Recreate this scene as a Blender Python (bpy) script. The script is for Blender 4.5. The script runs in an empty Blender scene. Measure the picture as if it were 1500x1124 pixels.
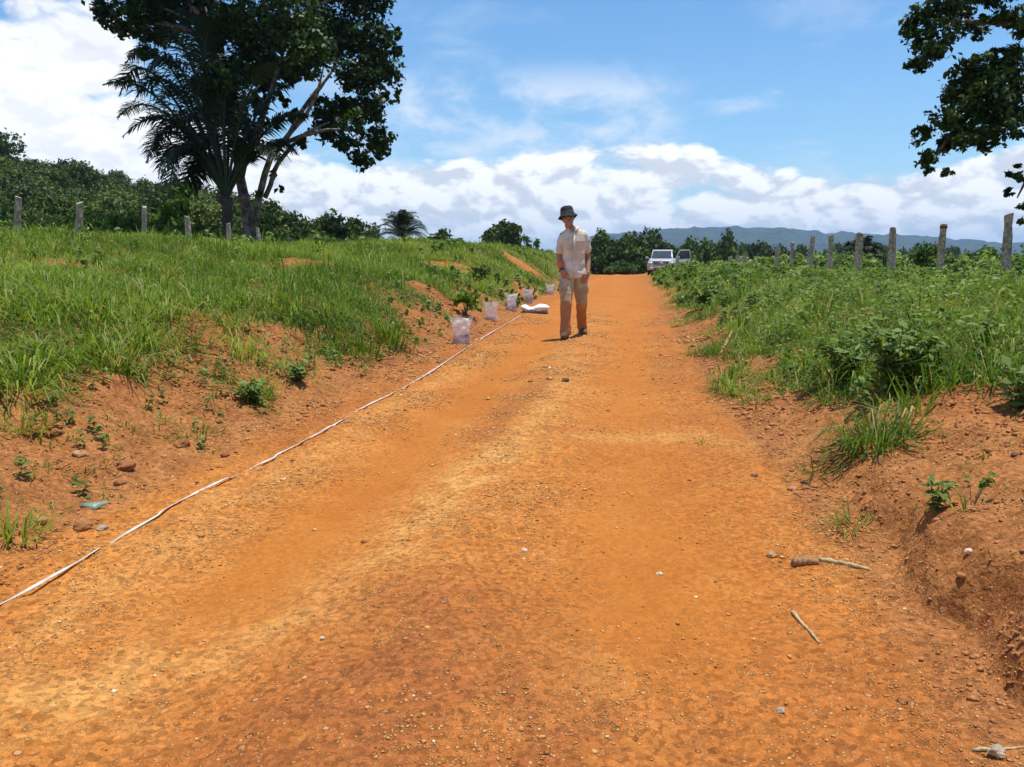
import bpy, bmesh, math, random
import numpy as np
from mathutils import Vector, Matrix, noise as mnoise

# ------------------------------------------------------------------ camera, sky, sun, exposure
S = bpy.context.scene
C = S.collection
CAMH, PITCH, FPX = 1.05, math.radians(8.69), 1177.0
cam = bpy.data.cameras.new('camera'); cam_o = bpy.data.objects.new('camera', cam); C.objects.link(cam_o)
cam_o.location = (0, 0, CAMH); cam_o.rotation_euler = (math.pi/2 - PITCH, 0, 0)
cam.sensor_width = 36.0; cam.lens = 36.0*FPX/1500.0; cam.clip_start = 0.05; cam.clip_end = 20000
S.camera = cam_o

SUN_EL, SUN_AZ = math.radians(81), math.radians(62)      # azimuth clockwise from +Y (the view) towards +X
sun = bpy.data.lights.new('sun', 'SUN'); sun.energy = 4.4; sun.angle = math.radians(0.5); sun.color = (1.0, 0.955, 0.88)
sun_o = bpy.data.objects.new('sun', sun); C.objects.link(sun_o)
_sd = Vector((math.sin(SUN_AZ)*math.cos(SUN_EL), math.cos(SUN_AZ)*math.cos(SUN_EL), math.sin(SUN_EL)))
sun_o.rotation_euler = _sd.to_track_quat('Z', 'Y').to_euler(); sun_o.location = (20, 10, 60)

S.view_settings.view_transform = 'Standard'; S.view_settings.look = 'None'
S.view_settings.exposure = 0.32; S.view_settings.gamma = 1.0; S.view_settings.use_curve_mapping = False
S.cycles.max_bounces = 6; S.cycles.transparent_max_bounces = 8; S.cycles.volume_bounces = 1
S.cycles.diffuse_bounces = 3; S.cycles.glossy_bounces = 2; S.cycles.transmission_bounces = 4
S.cycles.use_denoising = True

class NT:
    """tiny helper to write node trees"""
    def __init__(s, tree): s.t = tree; s.n = tree.nodes; s.l = tree.links
    def new(s, kind, **kw):
        n = s.n.new(kind)
        for k, v in kw.items(): setattr(n, k, v)
        return n
    def put(s, sock, v):
        if hasattr(v, 'is_output'): s.l.new(v, sock)
        else: sock.default_value = v
    def math(s, op, a, b=0.0, c=None, clamp=False):
        n = s.new('ShaderNodeMath', operation=op, use_clamp=clamp); s.put(n.inputs[0], a); s.put(n.inputs[1], b)
        if c is not None: s.put(n.inputs[2], c)
        return n.outputs[0]
    def vmath(s, op, a, b=(0, 0, 0)):
        n = s.new('ShaderNodeVectorMath', operation=op); s.put(n.inputs[0], a); s.put(n.inputs[1], b); return n.outputs[0]
    def rng(s, v, a, b, c=0.0, d=1.0, smooth=True):
        n = s.new('ShaderNodeMapRange'); n.clamp = True
        if smooth: n.interpolation_type = 'SMOOTHSTEP'
        for i, x in enumerate((v, a, b, c, d)): s.put(n.inputs[i], x)
        return n.outputs[0]
    def noise(s, vec, scale, detail=4.0, rough=0.5, lac=2.0, dist=0.0):
        n = s.new('ShaderNodeTexNoise'); s.put(n.inputs['Vector'], vec); s.put(n.inputs['Scale'], scale); s.put(n.inputs['Detail'], detail)
        s.put(n.inputs['Roughness'], rough); s.put(n.inputs['Lacunarity'], lac); s.put(n.inputs['Distortion'], dist)
        return n.outputs[0]
    def vor(s, vec, scale, detail=0.0, feature='F1', rough=0.5, out='Distance'):
        n = s.new('ShaderNodeTexVoronoi', feature=feature); s.put(n.inputs['Vector'], vec); s.put(n.inputs['Scale'], scale)
        if detail: s.put(n.inputs['Detail'], detail); s.put(n.inputs['Roughness'], rough)
        return n.outputs[out]
    def mix(s, f, a, b, mode='MIX'):
        n = s.new('ShaderNodeMix', data_type='RGBA', blend_type=mode); s.put(n.inputs[0], f)
        s.put(n.inputs[6], a if hasattr(a, 'is_output') else (*a, 1)[:4]); s.put(n.inputs[7], b if hasattr(b, 'is_output') else (*b, 1)[:4])
        return n.outputs[2]
    def attr(s, name, out='Fac'):
        n = s.new('ShaderNodeAttribute'); n.attribute_name = name; return n.outputs[out]
    def bump(s, h, strength, dist, normal=None):
        n = s.new('ShaderNodeBump'); s.put(n.inputs['Height'], h); n.inputs['Strength'].default_value = strength; n.inputs['Distance'].default_value = dist
        if normal is not None: s.l.new(normal, n.inputs['Normal'])
        return n.outputs[0]

W = bpy.data.worlds.new('World'); S.world = W; W.use_nodes = True
w = NT(W.node_tree); w.n.clear()
sky = w.new('ShaderNodeTexSky', sky_type='NISHITA'); sky.sun_disc = False; sky.sun_elevation = SUN_EL; sky.sun_rotation = SUN_AZ
sky.air_density = 1.0; sky.dust_density = 0.6; sky.ozone_density = 2.0
gen = w.new('ShaderNodeTexCoord').outputs['Generated']
sep = w.new('ShaderNodeSeparateXYZ'); w.l.new(gen, sep.inputs[0])
sx, sy, sz = sep.outputs
az = w.math('MULTIPLY', w.math('ARCTAN2', sx, sy), 57.2958)
el = w.math('MULTIPLY', w.math('ARCSINE', sz), 57.2958)
def cloud_density(shift):
    v = w.vmath('MULTIPLY', gen, (1.0, 1.0, 1.75)); v = w.vmath('ADD', v, (shift[0], shift[1], shift[2]))
    warp = w.new('ShaderNodeTexNoise'); w.l.new(v, warp.inputs['Vector']); warp.inputs['Scale'].default_value = 9; warp.inputs['Detail'].default_value = 2
    v2 = w.vmath('ADD', v, w.vmath('MULTIPLY', w.vmath('SUBTRACT', warp.outputs['Color'], (.5, .5, .5)), (.06, .06, .06)))
    a = w.noise(v2, 6.6, 10, .56); b = w.vor(v2, 15, 3.5, rough=.55); c = w.noise(v, 2.6, 3, .5)
    d = w.math('ADD', w.math('MULTIPLY', a, 0.9), w.math('MULTIPLY', w.math('SUBTRACT', 0.5, b), 0.50))
    return w.math('ADD', d, w.math('MULTIPLY', c, 0.35))
dn = cloud_density((0, 0, 0)); du = cloud_density((0.010, -0.003, 0.022))
# coverage: a bank above the horizon, a tall mass on the left, thin streaks in the blue
bank_top = w.math('ADD', w.math('ADD', 8.2, w.math('MULTIPLY', w.math('SINE', w.math('MULTIPLY', az, 0.22)), 0.9)), w.rng(az, 8, 30, 0, -1.4))
bank = w.rng(w.math('SUBTRACT', el, bank_top), -2.2, 1.3, 0.70, -0.42)
left = w.math('MULTIPLY', w.rng(az, -15.5, -27, 0, 1.05), w.rng(el, 13.5, 19.5, 1, 0.25))
cov = w.math('ADD', bank, left)
cl = w.rng(w.math('ADD', dn, cov), 0.66, 0.94)
lit = w.rng(w.math('SUBTRACT', dn, du), -0.17, 0.10)
thick = w.rng(w.math('ADD', dn, cov), 0.80, 1.25)
low = w.rng(el, 0, 7, 0.35, 1.0)
ccol = w.mix(lit, (0.63, 0.66, 0.72), (1.0, 1.0, 1.0))
ccol = w.mix(w.math('MULTIPLY', w.rng(az, -14, -22), 0.55), ccol, w.mix(w.rng(w.math('ADD', el, w.math('MULTIPLY', dn, 5.0)), 12.0, 16.5), (1.0, 1.0, 1.01), (0.70, 0.73, 0.81)))
wv = w.vmath('MULTIPLY', gen, (1.0, 1.0, 2.8))
wisp = w.rng(w.noise(wv, 6.0, 8, .60, dist=.25), 0.49, 0.74, 0, 0.75)
veil = w.math('MULTIPLY', w.rng(w.noise(w.vmath('MULTIPLY', gen, (1.0, 1.0, 2.2)), 9.0, 8, .58, dist=.3), .40, .66, 0, .8), w.math('MULTIPLY', w.rng(el, 13.8, 10.5), w.math('MULTIPLY', w.rng(az, -16, -9), w.rng(az, 15, 7))))
wisp = w.math('MULTIPLY', wisp, w.rng(el, 17, 9, 0.25, 1.0))
haze_low = w.rng(el, 8, 0, 0.0, 0.25)
skyc = w.mix(1.0, sky.outputs[0], w.mix(w.rng(el, 6, 18), (0.68, 0.92, 1.05), (0.56, 0.86, 1.04)), 'MULTIPLY')
SKY_K = 0.125
def scaled(c): return w.vmath('MULTIPLY', c, (1/SKY_K,)*3)
base = w.mix(haze_low, skyc, scaled(w.mix(0, (0.70, 0.80, 0.90), (0, 0, 0))))
base = w.mix(w.math('MAXIMUM', wisp, veil), base, scaled(w.mix(0, (0.72, 0.78, 0.88), (0, 0, 0))))
full = w.mix(cl, base, scaled(ccol))
bg = w.new('ShaderNodeBackground'); w.l.new(full, bg.inputs[0]); bg.inputs[1].default_value = SKY_K
wo = w.new('ShaderNodeOutputWorld'); w.l.new(bg.outputs[0], wo.inputs[0])

# ------------------------------------------------------------------ helpers
rs = np.random.RandomState(7); random.seed(7)
RA = math.radians(7.9); CA, SA = math.cos(RA), math.sin(RA)
def uv2xy(u, v): return u*CA + v*SA, -u*SA + v*CA
def xy2uv(x, y): return x*CA - y*SA, x*SA + y*CA
def _hash(ix, iy, seed):
    n = (ix.astype(np.int64)*374761393 + iy.astype(np.int64)*668265263 + seed*1442695041) & 0x7fffffff
    n = ((n ^ (n >> 13))*1274126177) & 0x7fffffff
    n = n ^ (n >> 16)
    return (n & 0xffff)/65535.0
def vnoise(x, y, seed=0):
    x = np.asarray(x, float); y = np.asarray(y, float)
    ix, iy = np.floor(x), np.floor(y); fx, fy = x-ix, y-iy
    fx = fx*fx*(3-2*fx); fy = fy*fy*(3-2*fy)
    a = _hash(ix, iy, seed); b = _hash(ix+1, iy, seed); c = _hash(ix, iy+1, seed); d = _hash(ix+1, iy+1, seed)
    return (a*(1-fx)+b*fx)*(1-fy) + (c*(1-fx)+d*fx)*fy
def fbm(x, y, oct=4, seed=0, gain=.5):
    t = 0; a = 1; s = 0
    for o in range(oct):
        t = t + a*vnoise(np.asarray(x)*2**o + 17.3*o, np.asarray(y)*2**o - 9.1*o, seed+o); s += a; a *= gain
    return t/s
def sstep(a, b, x):
    t = np.clip((np.asarray(x, float)-a)/(b-a), 0, 1); return t*t*(3-2*t)

LP1 = ([-60, -30, -18, -14, -12, -9, -7, -5, -4, -3.45, -3.1, -2.75, -2.45, -2.2, -1.9], [0, .2, .7, 1.0, 1.15, 1.38, 1.18, .88, .72, .58, .38, .2, .07, .01, 0])
LP2 = ([-60, -30, -20, -14, -10, -7, -5, -4, -3.3, -2.9, -2.6, -2.3], [-1, 0, .6, 1.1, 1.65, 1.75, 1.5, .95, .45, .14, .03, 0])
RP = ([0.7, 0.93, 0.97, 1.05, 1.3, 1.7, 2.5, 4, 8, 14, 40, 90], [0, .015, .1, .22, .31, .42, .62, .66, .58, .55, .3, 0])
RP2 = ([0.75, 1.0, 1.25, 1.7, 2.5, 4, 8, 14, 40, 90], [0, .04, .13, .30, .47, .56, .55, .52, .2, 0])
def height(u, v):
    u = np.asarray(u, float); v = np.asarray(v, float); u, v = np.broadcast_arrays(u, v)
    x, y = uv2xy(u, v)
    wob = (fbm(v*.8, v*0+3, 3, 5)-.5)
    k = sstep(18, 31, v)
    ul = u + wob*.35*sstep(-1.9, -2.6, u); ur = u + ((fbm(v*1.1, v*0+8, 3, 9)-.5)*.34+(fbm(v*5, u*3, 3, 10)-.5)*.22)*sstep(.55, .95, u)
    z = np.interp(ul, *LP1)*(1-k) + np.interp(ul, *LP2)*k
    ur = ur - 2.9*sstep(48, 52, v)*sstep(72, 62, v)
    kr = sstep(2.5, 4.6, v)
    zr = np.interp(ur, *RP)*(1-kr) + np.interp(ur, *RP2)*kr
    z = z + zr
    side = sstep(-2.0, -3.0, u) + sstep(.85, 1.3, u)
    near = 1 - sstep(80, 150, v)
    z = z + side*near*((fbm(u*.9, v*.9, 4, 21)-.5)*.22 + (fbm(u*4, v*4, 3, 31)-.5)*.11*sstep(40, 12, v))
    # ruts, crown and small relief of the road
    road = 1-np.clip(side, 0, 1)
    z = z - road*(.030*np.exp(-((u+1.15)/.3)**2) + .026*np.exp(-((u-.06)/.28)**2) - .02*np.exp(-((u+.55)/.3)**2))
    z = z + road*(fbm(u*2.2, v*1.3, 4, 41)-.5)*.045
    z = z + ((fbm(u*9, v*9, 3, 51)-.5)*.050+.026*np.abs(fbm(u*14, v*14, 2, 53)-.5))*(1-sstep(10, 25, v))*(.35+.65*np.clip(side+sstep(-1.5, -2.2, u)+sstep(.5, .9, u), 0, 1))
    # the road tips over a crest and the country beyond lies lower
    drop = -np.clip(v-57, 0, None)**2/700.0
    drop = np.where(drop < -2.5, -2.5 - 4.5*(1-np.exp((drop+2.5)/12.0)), drop)
    z = z*(1-sstep(70, 160, np.abs(v))) + drop
    hill = 16.3*np.clip((-x-17)/62.0, 0, 1.25)**.9*sstep(52, 125, y)*(1-.4*sstep(150, 320, y))*(1-sstep(110, 260, -x)*.3)
    return z + hill + sstep(60, 100, np.abs(x)+np.abs(y))*(fbm(x*.02, y*.02, 3, 61)-.5)*2.0
def hz(x, y):
    u, v = xy2uv(x, y); return float(height(u, v))
def ray(px, py):
    dx = (px-750)/FPX; dy = (py-562)/FPX
    return dx, math.cos(PITCH)-dy*math.sin(PITCH), -(math.sin(PITCH)+dy*math.cos(PITCH))
def at(px, py, t):
    """world point seen at that pixel, t metres deep"""
    a, b, c = ray(px, py); return Vector((a*t, b*t, CAMH+c*t))
def hit(px, py, tmin=1.2):
    a, b, c = ray(px, py); ts = np.geomspace(tmin, 400, 6000)
    u, v = xy2uv(a*ts, b*ts); h = height(u, v); k = np.argmax(CAMH+c*ts < h)
    t = ts[k]; return Vector((a*t, b*t, float(h[k]))), float(t)
def ground_at(px, t):
    """ground point straight below/above the column px at depth t"""
    a, b, c = ray(px, 382); return Vector((a*t, b*t, hz(a*t, b*t)))

def link(o, parent=None):
    C.objects.link(o)
    if parent: o.parent = parent
    return o
def tag(o, label=None, cat=None, group=None, kind=None):
    for k, val in (('label', label), ('category', cat), ('group', group), ('kind', kind)):
        if val: o[k] = val
    return o
def empty(name, loc, label, cat, group=None, rz=0.0):
    o = bpy.data.objects.new(name, None); o.location = loc; o.rotation_euler = (0, 0, rz); o.empty_display_size = .2
    return tag(link(o), label, cat, group)
def npmesh(name, verts, faces, mat, parent=None, attrs=None, smooth=False, mats=None, midx=None):
    """faces: list of integer arrays of shape (n, k)"""
    me = bpy.data.meshes.new(name); verts = np.asarray(verts, np.float32)
    me.vertices.add(len(verts)); me.vertices.foreach_set('co', verts.ravel())
    faces = [np.asarray(f, np.int32) for f in faces if len(f)]
    nl = sum(f.size for f in faces); npoly = sum(len(f) for f in faces)
    me.loops.add(nl); me.loops.foreach_set('vertex_index', np.concatenate([f.ravel() for f in faces]))
    me.polygons.add(npoly)
    tot = np.concatenate([np.full(len(f), f.shape[1], np.int32) for f in faces])
    st = np.concatenate([[0], np.cumsum(tot)[:-1]]).astype(np.int32)
    me.polygons.foreach_set('loop_start', st); me.polygons.foreach_set('loop_total', tot)
    if smooth: me.polygons.foreach_set('use_smooth', np.ones(npoly, bool))
    for m in (mats or [mat]): me.materials.append(m)
    if midx is not None: me.polygons.foreach_set('material_index', np.asarray(midx, np.int32))
    for k, a in (attrs or {}).items():
        me.attributes.new(k, 'FLOAT', 'POINT').data.foreach_set('value', np.asarray(a, np.float32))
    me.update(calc_edges=True); me.validate()
    return link(bpy.data.objects.new(name, me), parent)
def bmobj(name, bm, mat, parent=None, smooth=True):
    me = bpy.data.meshes.new(name); bmesh.ops.recalc_face_normals(bm, faces=bm.faces); bm.to_mesh(me); bm.free()
    if smooth:
        for p in me.polygons: p.use_smooth = True
    me.materials.append(mat); return link(bpy.data.objects.new(name, me), parent)
def copy_tree(o, parent=None):
    c = o.copy(); C.objects.link(c); c.parent = parent
    for ch in list(o.children): copy_tree(ch, c)
    return c

class MB:
    """collects closed shapes into one mesh"""
    def __init__(s): s.v = []; s.f = []
    def rings(s, rings, cap=True):
        n = len(rings[0]); b = len(s.v)
        for r in rings: s.v += [tuple(p) for p in r]
        for i in range(len(rings)-1):
            for j in range(n):
                s.f.append((b+i*n+j, b+i*n+(j+1) % n, b+(i+1)*n+(j+1) % n, b+(i+1)*n+j))
        if cap:
            s.f.append(tuple(b+j for j in reversed(range(n)))); s.f.append(tuple(b+(len(rings)-1)*n+j for j in range(n)))
        return s
    def tube(s, pts, rad, n=8, flat=1.0, round_ends=False):
        pts = [Vector(p) for p in pts]; rad = list(rad) if hasattr(rad, '__len__') else [rad]*len(pts)
        if round_ends:
            d0 = (pts[0]-pts[1]).normalized(); d1 = (pts[-1]-pts[-2]).normalized(); r0, r1 = rad[0], rad[-1]
            pts = [pts[0]+d0*r0*.95, pts[0]+d0*r0*.6] + pts + [pts[-1]+d1*r1*.6, pts[-1]+d1*r1*.95]
            rad = [r0*.3, r0*.8] + rad + [r1*.8, r1*.3]
        up = Vector((0, 0, 1)); rings = []; side = None
        for i, p in enumerate(pts):
            d = (pts[min(i+1, len(pts)-1)]-pts[max(i-1, 0)]).normalized()
            if side is None: side = d.cross(up if abs(d.z) < .9 else Vector((0, 1, 0))).normalized()
            else: side = (side - d*side.dot(d)).normalized()
            o = d.cross(side)
            rings.append([p + (side*math.cos(2*math.pi*k/n) + o*math.sin(2*math.pi*k/n)*flat)*rad[i] for k in range(n)])
        return s.rings(rings)
    def loft(s, lv, n=24, pw=2.0):
        """lv: (cx, cy, cz, rx, ry) super-ellipse levels"""
        rings = []
        for cx, cy, cz, rx, ry in lv:
            r = []
            for k in range(n):
                a = 2*math.pi*k/n; c, q = math.cos(a), math.sin(a)
                r.append((cx+rx*math.copysign(abs(c)**(2/pw), c), cy+ry*math.copysign(abs(q)**(2/pw), q), cz))
            rings.append(r)
        return s.rings(rings)
    def box(s, c, h, rz=0.0, taper=1.0):
        cx, cy, cz = c; hx, hy, hzz = h; q = []
        for dz, k in ((-hzz, 1), (hzz, taper)):
            for dx, dy in ((-hx, -hy), (hx, -hy), (hx, hy), (-hx, hy)):
                a, b = dx*k, dy*k; q.append((cx+a*math.cos(rz)-b*math.sin(rz), cy+a*math.sin(rz)+b*math.cos(rz), cz+dz))
        return s.rings([q[:4], q[4:]])
    def ball(s, c, r, n=14, m=9):
        rx, ry, rz = r if hasattr(r, '__len__') else (r, r, r)
        return s.loft([(c[0], c[1], c[2]+rz*math.sin(t), max(rx*math.cos(t), 1e-4), max(ry*math.cos(t), 1e-4)) for t in np.linspace(-1.5, 1.5, m)], n)
    def prism(s, poly, y0, y1, axis=1):
        """extrude a 2D outline along an axis"""
        def mk(a, b, t): return ((a, t, b), (t, a, b), (a, b, t))[0 if axis == 1 else 1 if axis == 0 else 2]
        return s.rings([[mk(a, b, y0) for a, b in poly], [mk(a, b, y1) for a, b in poly]])
    def mesh(s, name):
        me = bpy.data.meshes.new(name); me.from_pydata([tuple(p) for p in s.v], [], s.f); me.update(); return me
    def build(s, name, mat, parent=None, smooth=True, bevel=0.0, voxel=0.0, sm=0, disp=None):
        me = s.mesh(name); o = bpy.data.objects.new(name, me)
        bm = bmesh.new(); bm.from_mesh(me); bmesh.ops.recalc_face_normals(bm, faces=bm.faces); bm.to_mesh(me); bm.free()
        if bevel or voxel:
            C.objects.link(o)
            if voxel:
                m = o.modifiers.new('r', 'REMESH'); m.mode = 'VOXEL'; m.voxel_size = voxel
                if sm: q = o.modifiers.new('s', 'SMOOTH'); q.factor = .5; q.iterations = sm
            if bevel:
                m = o.modifiers.new('b', 'BEVEL'); m.width = bevel; m.segments = 2; m.limit_method = 'ANGLE'; m.angle_limit = .6
            dg = bpy.context.evaluated_depsgraph_get(); me2 = bpy.data.meshes.new_from_object(o.evaluated_get(dg), depsgraph=dg)
            C.objects.unlink(o); bpy.data.objects.remove(o); me2.name = name; me = me2; o = bpy.data.objects.new(name, me)
        if disp:
            co = [v.co.copy() for v in me.vertices]; no = [v.normal.copy() for v in me.vertices]
            for v, c_, n_ in zip(me.vertices, co, no): v.co = c_ + n_*disp(c_)
            me.update()
        me.materials.clear(); me.materials.append(mat)
        if smooth:
            for p in me.polygons: p.use_smooth = True
        return link(o, parent)

# ------------------------------------------------------------------ materials
def material(name):
    m = bpy.data.materials.new(name); m.use_nodes = True; t = NT(m.node_tree); t.n.clear()
    out = t.new('ShaderNodeOutputMaterial'); return m, t, out
def pbr(t, out, col, rough=.7, metal=0.0, normal=None, spec=.5, alpha=None, trans=0.0, ior=1.45):
    b = t.new('ShaderNodeBsdfPrincipled'); t.put(b.inputs['Base Color'], col if hasattr(col, 'is_output') else (*col, 1)[:4])
    t.put(b.inputs['Roughness'], rough); t.put(b.inputs['Metallic'], metal); b.inputs['Specular IOR Level'].default_value = spec
    b.inputs['Transmission Weight'].default_value = trans; b.inputs['IOR'].default_value = ior
    if normal is not None: t.l.new(normal, b.inputs['Normal'])
    t.l.new(b.outputs[0], out.inputs[0]); return b
def simple(name, col, rough=.7, metal=0.0, var=.18, scale=20, bump=.0, spec=.5, col2=None):
    m, t, out = material(name); co = t.new('ShaderNodeTexCoord').outputs['Object']
    n = t.noise(co, scale, 4, .6); c2 = col2 or tuple(c*(1-2*var) for c in col)
    c = t.mix(t.rng(n, .35, .65), c2, tuple(min(1, x*(1+var*.5)) for x in col))
    pbr(t, out, c, rough, metal, t.bump(t.noise(co, scale*3, 4, .6), bump, .01) if bump else None, spec); return m
def leaf_mat(name, c0, c1, c2, transl=.22, gloss=.45, dry=None, vary=False):
    m, t, out = material(name); k = t.attr('tint')
    r = t.new('ShaderNodeValToRGB'); e = r.color_ramp.elements; e[0].position = 0; e[0].color = (*c0, 1); e[1].position = .9; e[1].color = (*c2, 1)
    x = e.new(.5); x.color = (*c1, 1)
    if dry: y = e.new(.95); y.color = (*c2, 1); z = e.new(.985); z.color = (*dry, 1)
    t.l.new(k, r.inputs[0]); orand = t.new('ShaderNodeObjectInfo').outputs['Random']; c = t.vmath('MULTIPLY', r.outputs[0], t.mix(orand, (.70, .74, .80), (1.45, 1.30, 1.10)) if vary else (1, 1, 1))
    b = t.new('ShaderNodeBsdfPrincipled'); t.l.new(c, b.inputs['Base Color']); b.inputs['Roughness'].default_value = gloss; b.inputs['Specular IOR Level'].default_value = .14
    tr = t.new('ShaderNodeBsdfTranslucent'); t.l.new(t.mix(1.0, c, (1.2, 1.3, .5), 'MULTIPLY'), tr.inputs[0])
    mx = t.new('ShaderNodeMixShader'); mx.inputs[0].default_value = transl; t.l.new(b.outputs[0], mx.inputs[1]); t.l.new(tr.outputs[0], mx.inputs[2])
    t.l.new(mx.outputs[0], out.inputs[0]); return m

def dirt_material():
    m, t, out = material('red_dirt'); co = t.new('ShaderNodeTexCoord').outputs['Object']
    pale, dark, fine, bank, green = (t.attr(k) for k in ('pale', 'dark', 'fine', 'bank', 'green'))
    big = t.noise(co, .9, 5, .6); mid = t.noise(co, 5, 5, .62); sml = t.noise(co, 38, 4, .65); grit = t.noise(co, 150, 3, .7)
    stretch = t.noise(t.vmath('MULTIPLY', co, (3.2, .8, 1)), 2.2, 4, .6)
    c = t.mix(t.rng(big, .32, .68), (.415, .132, .024), (.52, .193, .039))
    c = t.mix(t.math('MULTIPLY', t.rng(stretch, .42, .68), .55), c, (.43, .135, .023))
    c = t.mix(t.math('MULTIPLY', t.rng(mid, .45, .75), .55), c, (.55, .232, .056))
    # pale gravel shows where it has not been packed down
    pebv = t.new('ShaderNodeTexVoronoi'); t.l.new(co, pebv.inputs['Vector']); pebv.inputs['Scale'].default_value = 62; pebv.inputs['Randomness'].default_value = 1
    peb2 = t.new('ShaderNodeTexVoronoi'); t.l.new(co, peb2.inputs['Vector']); peb2.inputs['Scale'].default_value = 24
    sepc = t.new('ShaderNodeSeparateColor'); t.l.new(pebv.outputs['Color'], sepc.inputs[0])
    sep2 = t.new('ShaderNodeSeparateColor'); t.l.new(peb2.outputs['Color'], sep2.inputs[0])
    gra = t.math('SUBTRACT', 1.0, fine, clamp=True)
    c = t.mix(t.math('MULTIPLY', pale, t.rng(t.math('ADD', mid, t.math('MULTIPLY', sml, .8)), .62, 1.05, .08, .85)), c, (.60, .305, .088))
    c = t.mix(t.math('MULTIPLY', dark, t.rng(mid, .3, .6, .45, 1.0)), c, (.30, .095, .027))
    c = t.mix(t.math('MULTIPLY', fine, .6), c, (.475, .158, .024))
    c = t.mix(t.math('MULTIPLY', bank, .8), c, t.mix(t.rng(mid, .3, .7), (.235, .090, .031), (.385, .160, .056)))
    cell = t.math('MULTIPLY', t.math('SUBTRACT', sepc.outputs[2], .5), t.math('ADD', .15, t.math('MULTIPLY', gra, .45)))
    cell2 = t.math('MULTIPLY', t.math('SUBTRACT', sep2.outputs[2], .5), t.math('MULTIPLY', gra, .20))
    spk = t.math('MULTIPLY', t.math('SUBTRACT', t.noise(co, 44, 4, .7), .5), t.math('ADD', .25, t.math('MULTIPLY', gra, .65)))
    gain = t.math('ADD', .91, t.math('ADD', cell, t.math('ADD', cell2, spk)))
    c = t.vmath('MULTIPLY', c, gain)
    pebm = t.math('MULTIPLY', t.rng(pebv.outputs['Distance'], .34, .22), t.math('MULTIPLY', t.rng(sepc.outputs[0], .38, .5, smooth=False), gra))
    pebm = t.math('MULTIPLY', pebm, t.rng(t.noise(co, 2.3, 4, .6), .40, .62, .25, 1.0))
    pcol = t.mix(sepc.outputs[1], (.40, .165, .045), (.66, .40, .17))
    c = t.mix(t.math('MULTIPLY', pebm, .9), c, pcol)
    pm2 = t.math('MULTIPLY', t.rng(peb2.outputs['Distance'], .26, .18), t.math('MULTIPLY', t.rng(sep2.outputs[0], .84, .88, smooth=False), gra))
    c = t.mix(t.math('MULTIPLY', pm2, .7), c, t.mix(sep2.outputs[1], (.32, .13, .05), (.6, .36, .16)))
    c = t.mix(t.rng(grit, .26, .60, .40, 0), c, (.22, .075, .018))
    c = t.mix(t.math('MULTIPLY', t.rng(grit, .55, .8), t.math('MULTIPLY', gra, .5)), c, (.66, .37, .13))
    # far below the grass the soil is covered with litter and low green
    gcol = t.mix(t.rng(t.noise(co, 1.7, 5, .65), .35, .65), (.10, .085, .022), (.12, .155, .034))
    c = t.mix(t.math('MULTIPLY', green, t.rng(mid, .2, .5, .75, 1.0)), c, gcol)
    h = t.math('ADD', t.math('MULTIPLY', sml, .5), t.math('ADD', t.math('MULTIPLY', grit, .35), t.math('MULTIPLY', pebm, .5)))
    nb = t.bump(t.math('ADD', t.math('MULTIPLY', mid, t.math('ADD', .5, t.math('MULTIPLY', bank, 1.9))), t.math('MULTIPLY', pm2, .6)), (.8), .028)
    pbr(t, out, c, .95, 0, t.bump(h, 1.0, .010, nb), .12); return m
M_dirt = dirt_material()
M_grass = leaf_mat('grass_blades', (.052, .105, .010), (.138, .220, .021), (.275, .335, .055), .34, .5, dry=(.42, .33, .15))
M_weed = leaf_mat('weed_leaves', (.058, .115, .022), (.150, .225, .048), (.265, .335, .105), .30, .6, dry=(.30, .25, .10))
M_tree = leaf_mat('tree_leaves', (.013, .030, .008), (.030, .060, .012), (.065, .105, .022), .18, .45)
M_palm = leaf_mat('palm_leaves', (.012, .022, .009), (.026, .043, .016), (.060, .085, .030), .15, .40)
M_hill = leaf_mat('hill_leaves', (.028, .054, .012), (.072, .112, .023), (.145, .185, .045), .15, .55, vary=True)
M_bush = leaf_mat('bush_leaves', (.028, .064, .013), (.065, .130, .024), (.130, .200, .045), .22, .5, vary=True)
M_bark = simple('bark', (.17, .135, .10), .9, scale=9, bump=.5, col2=(.07, .05, .035))
M_bark2 = simple('palm_bark', (.075, .055, .040), .95, scale=14, bump=.6, col2=(.04, .03, .022))
M_post = simple('weathered_wood', (.50, .41, .30), .9, scale=11, bump=.6, col2=(.22, .165, .115))
M_stone = simple('stone', (.50, .29, .14), .9, scale=30, bump=.4, col2=(.34, .15, .06))
M_stone2 = simple('dark_stone', (.17, .085, .04), .9, scale=30, bump=.4)
M_stone3 = simple('pale_stone', (.72, .56, .38), .85, scale=30, bump=.3)
M_stone4 = simple('grey_stone', (.42, .32, .22), .85, scale=30, bump=.3)
M_clod = simple('dirt_clod', (.34, .13, .042), .95, scale=25, bump=.6)
M_dry = simple('dry_stem', (.50, .38, .19), .85, scale=40, bump=.3)

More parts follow.
